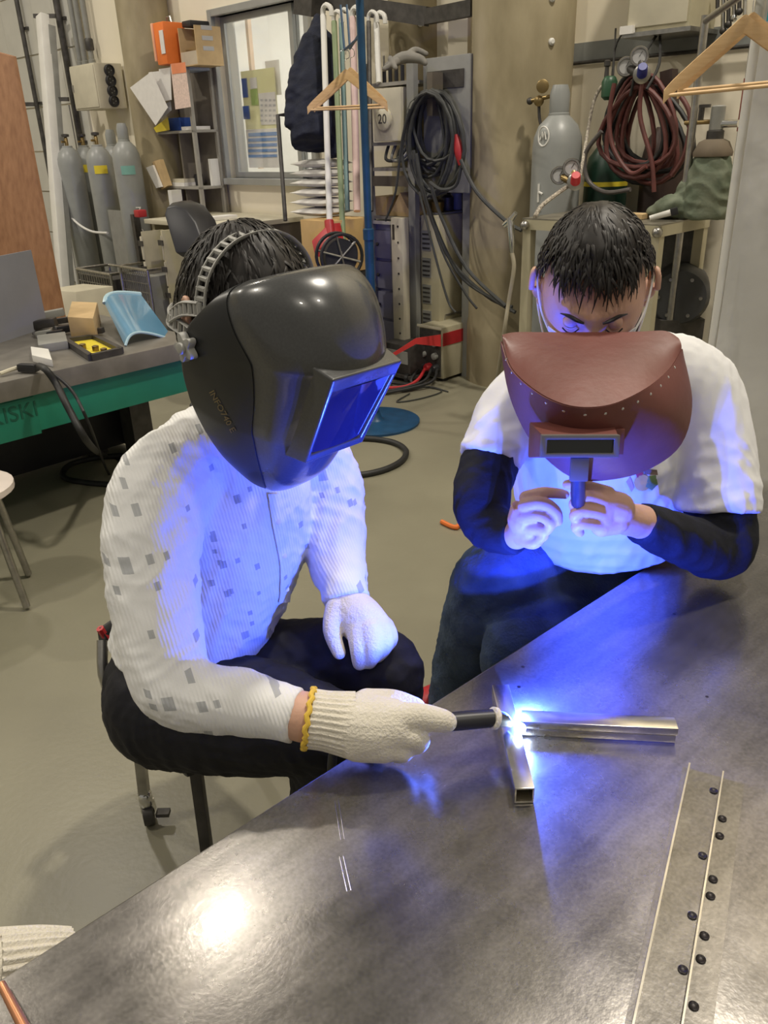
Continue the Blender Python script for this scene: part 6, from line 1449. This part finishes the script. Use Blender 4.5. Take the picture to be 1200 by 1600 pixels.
for k in range(6):
    px = 1122+k*8.5; P_ = wp(px, -30, .12); Q_ = wp(px-1, 18+10*((k*3) % 4), .12); T = thing('hanging_tool', ['first', 'second', 'third', 'fourth', 'fifth', 'sixth'][k]+' steel tool from the left hanging beside the wall cabinet', 'tool', Q_, 'tools hanging beside the cabinet')
    B().tube([P_, Q_], .010, 8).build('shank', M_STEEL if k % 2 else M_DSTEEL, T); B().ball(Q_, .016, 10, 8).build('end', M_CHROME if k % 3 == 0 else M_DSTEEL, T)
p0, p1 = wp(1166, 80, .20), wp(1160, 205, .20); T = thing('standing_pipe', 'dark pipe with red sleeve beside the white sheet', 'pipe', Vector((p1.x, p1.y, 0)))
B().cyl(Vector((p1.x, p1.y, 0)), Vector((p1.x, p1.y, p0.z+.3)), .022, n=14).build('pipe', M_DSTEEL, T); B().cyl(Vector((p1.x, p1.y, p1.z)), Vector((p1.x, p1.y, p1.z+.22)), .026, n=14).build('red_sleeve', mat('dull_red', (.30, .06, .04), .5), T)
# white sheet partition
c0 = at(1149, 340, 2.75); CD = Vector((.93, -.36, 0)); cn = Vector((.36, .93, 0)); zb_ = .10
T = thing('sheet_curtain', 'tall white sheet curtain hanging at the right edge', 'curtain', Vector((c0.x, c0.y, 0)))
rws = []
for i in range(25):
    z = zb_+(2.5-zb_)*i/24; row = []
    for j in range(41):
        u = j/40*1.5; fo = .030*math.sin(u*11+.6*math.sin(z*1.7))+.018*math.sin(u*23+z*1.3)+(.006*math.sin(z*9+u*13))
        p = Vector((c0.x, c0.y, 0))+CD*u+cn*fo; p.z = z+.012*math.sin(u*7)*(1 if i == 0 else 0); row.append(p)
    rws.append(row)
B().grid(rws).build('sheet', M_CURTAIN, T, solid=.003, smooth=180)
B().tube([Vector((c0.x, c0.y, 2.52))-CD*.02, Vector((c0.x, c0.y, 2.52))+CD*1.5], .016, 10).build('top_rail', M_STEEL, T)
for u in (-.012, 1.49): B().cyl(Vector((c0.x, c0.y, 0))+CD*u+cn*.06, Vector((c0.x, c0.y, 2.54))+CD*u+cn*.06, .018, n=12).build('post', M_WHITE, T)
B().bar(Vector((c0.x, c0.y, 1.72))+CD*.03+cn*-.06, Vector((c0.x, c0.y, 2.48))+CD*.03+cn*-.06, .05, .012, up=tuple(cn)).build('teal_strip', mat('teal_tape', (.03, .36, .42), .5), T)
# orange cable on the floor behind the watcher
one(B().tube([at(690, 815, z=.01), at(712, 824, z=.01), at(735, 818, z=.01), at(900, 800, z=.01), at(1100, 800, z=.01), at(1175, 812, z=.01), at(1192, 806, z=.03), at(1200, 818, z=.01), at(1260, 830, z=.01)], .010, 8, k=6), 'extension_cable', 'orange cable on the floor behind the watcher', 'cable', mat('orange_cable', (.70, .17, .03), .5))
p = at(1190, 842, z=0); one(B().lathe([(.045, 0), (.05, .01), (.05, .03), (.03, .045), (.012, .05)], p, EZ, 16), 'caster_foot', 'dark caster at the right edge behind the watcher', 'caster', M_DSTEEL)
# ---------------------------------------------------------------- glove and copper rod at the lower left corner
def corner_items():
    P_ = [at(-60, 1520, .86), at(0, 1505, .87), at(60, 1495, .90), at(104, 1483, .93)]
    T = thing('cotton_glove', 'cream knitted glove cuff at the lower left table edge', 'glove', P_[1])
    ribbed_cuff('knit_cuff', [at(108, 1492, .97), at(60, 1500, .95), at(-10, 1512, .92)], [.030, .036, .040], T, 26, .05)
    b = B(); limb(b, [(-10, 1512, .92, 52), (-70, 1525, .90, 55), (-120, 1530, .90, 45)], n=16); finish('hand_part', remesh(b, .004, 3), M_GLOVE, T, smooth=180)
    b = B(); limb(b, [(112, 1492, .975, 36), (60, 1499, .95, 42), (30, 1506, .94, 44)], n=16)
    a0, a1 = at(2, 1538, z=TZ+.006), at(36, 1602, z=TZ+.006); d = (a1-a0)
    one(B().tube([a0, a1+d*.8], [.0045, .0062], 12), 'copper_rod', 'copper coloured rod at the lower left corner of the table', 'rod', mat('copper', (.72, .33, .17), .3, .8, var=.1))
corner_items()
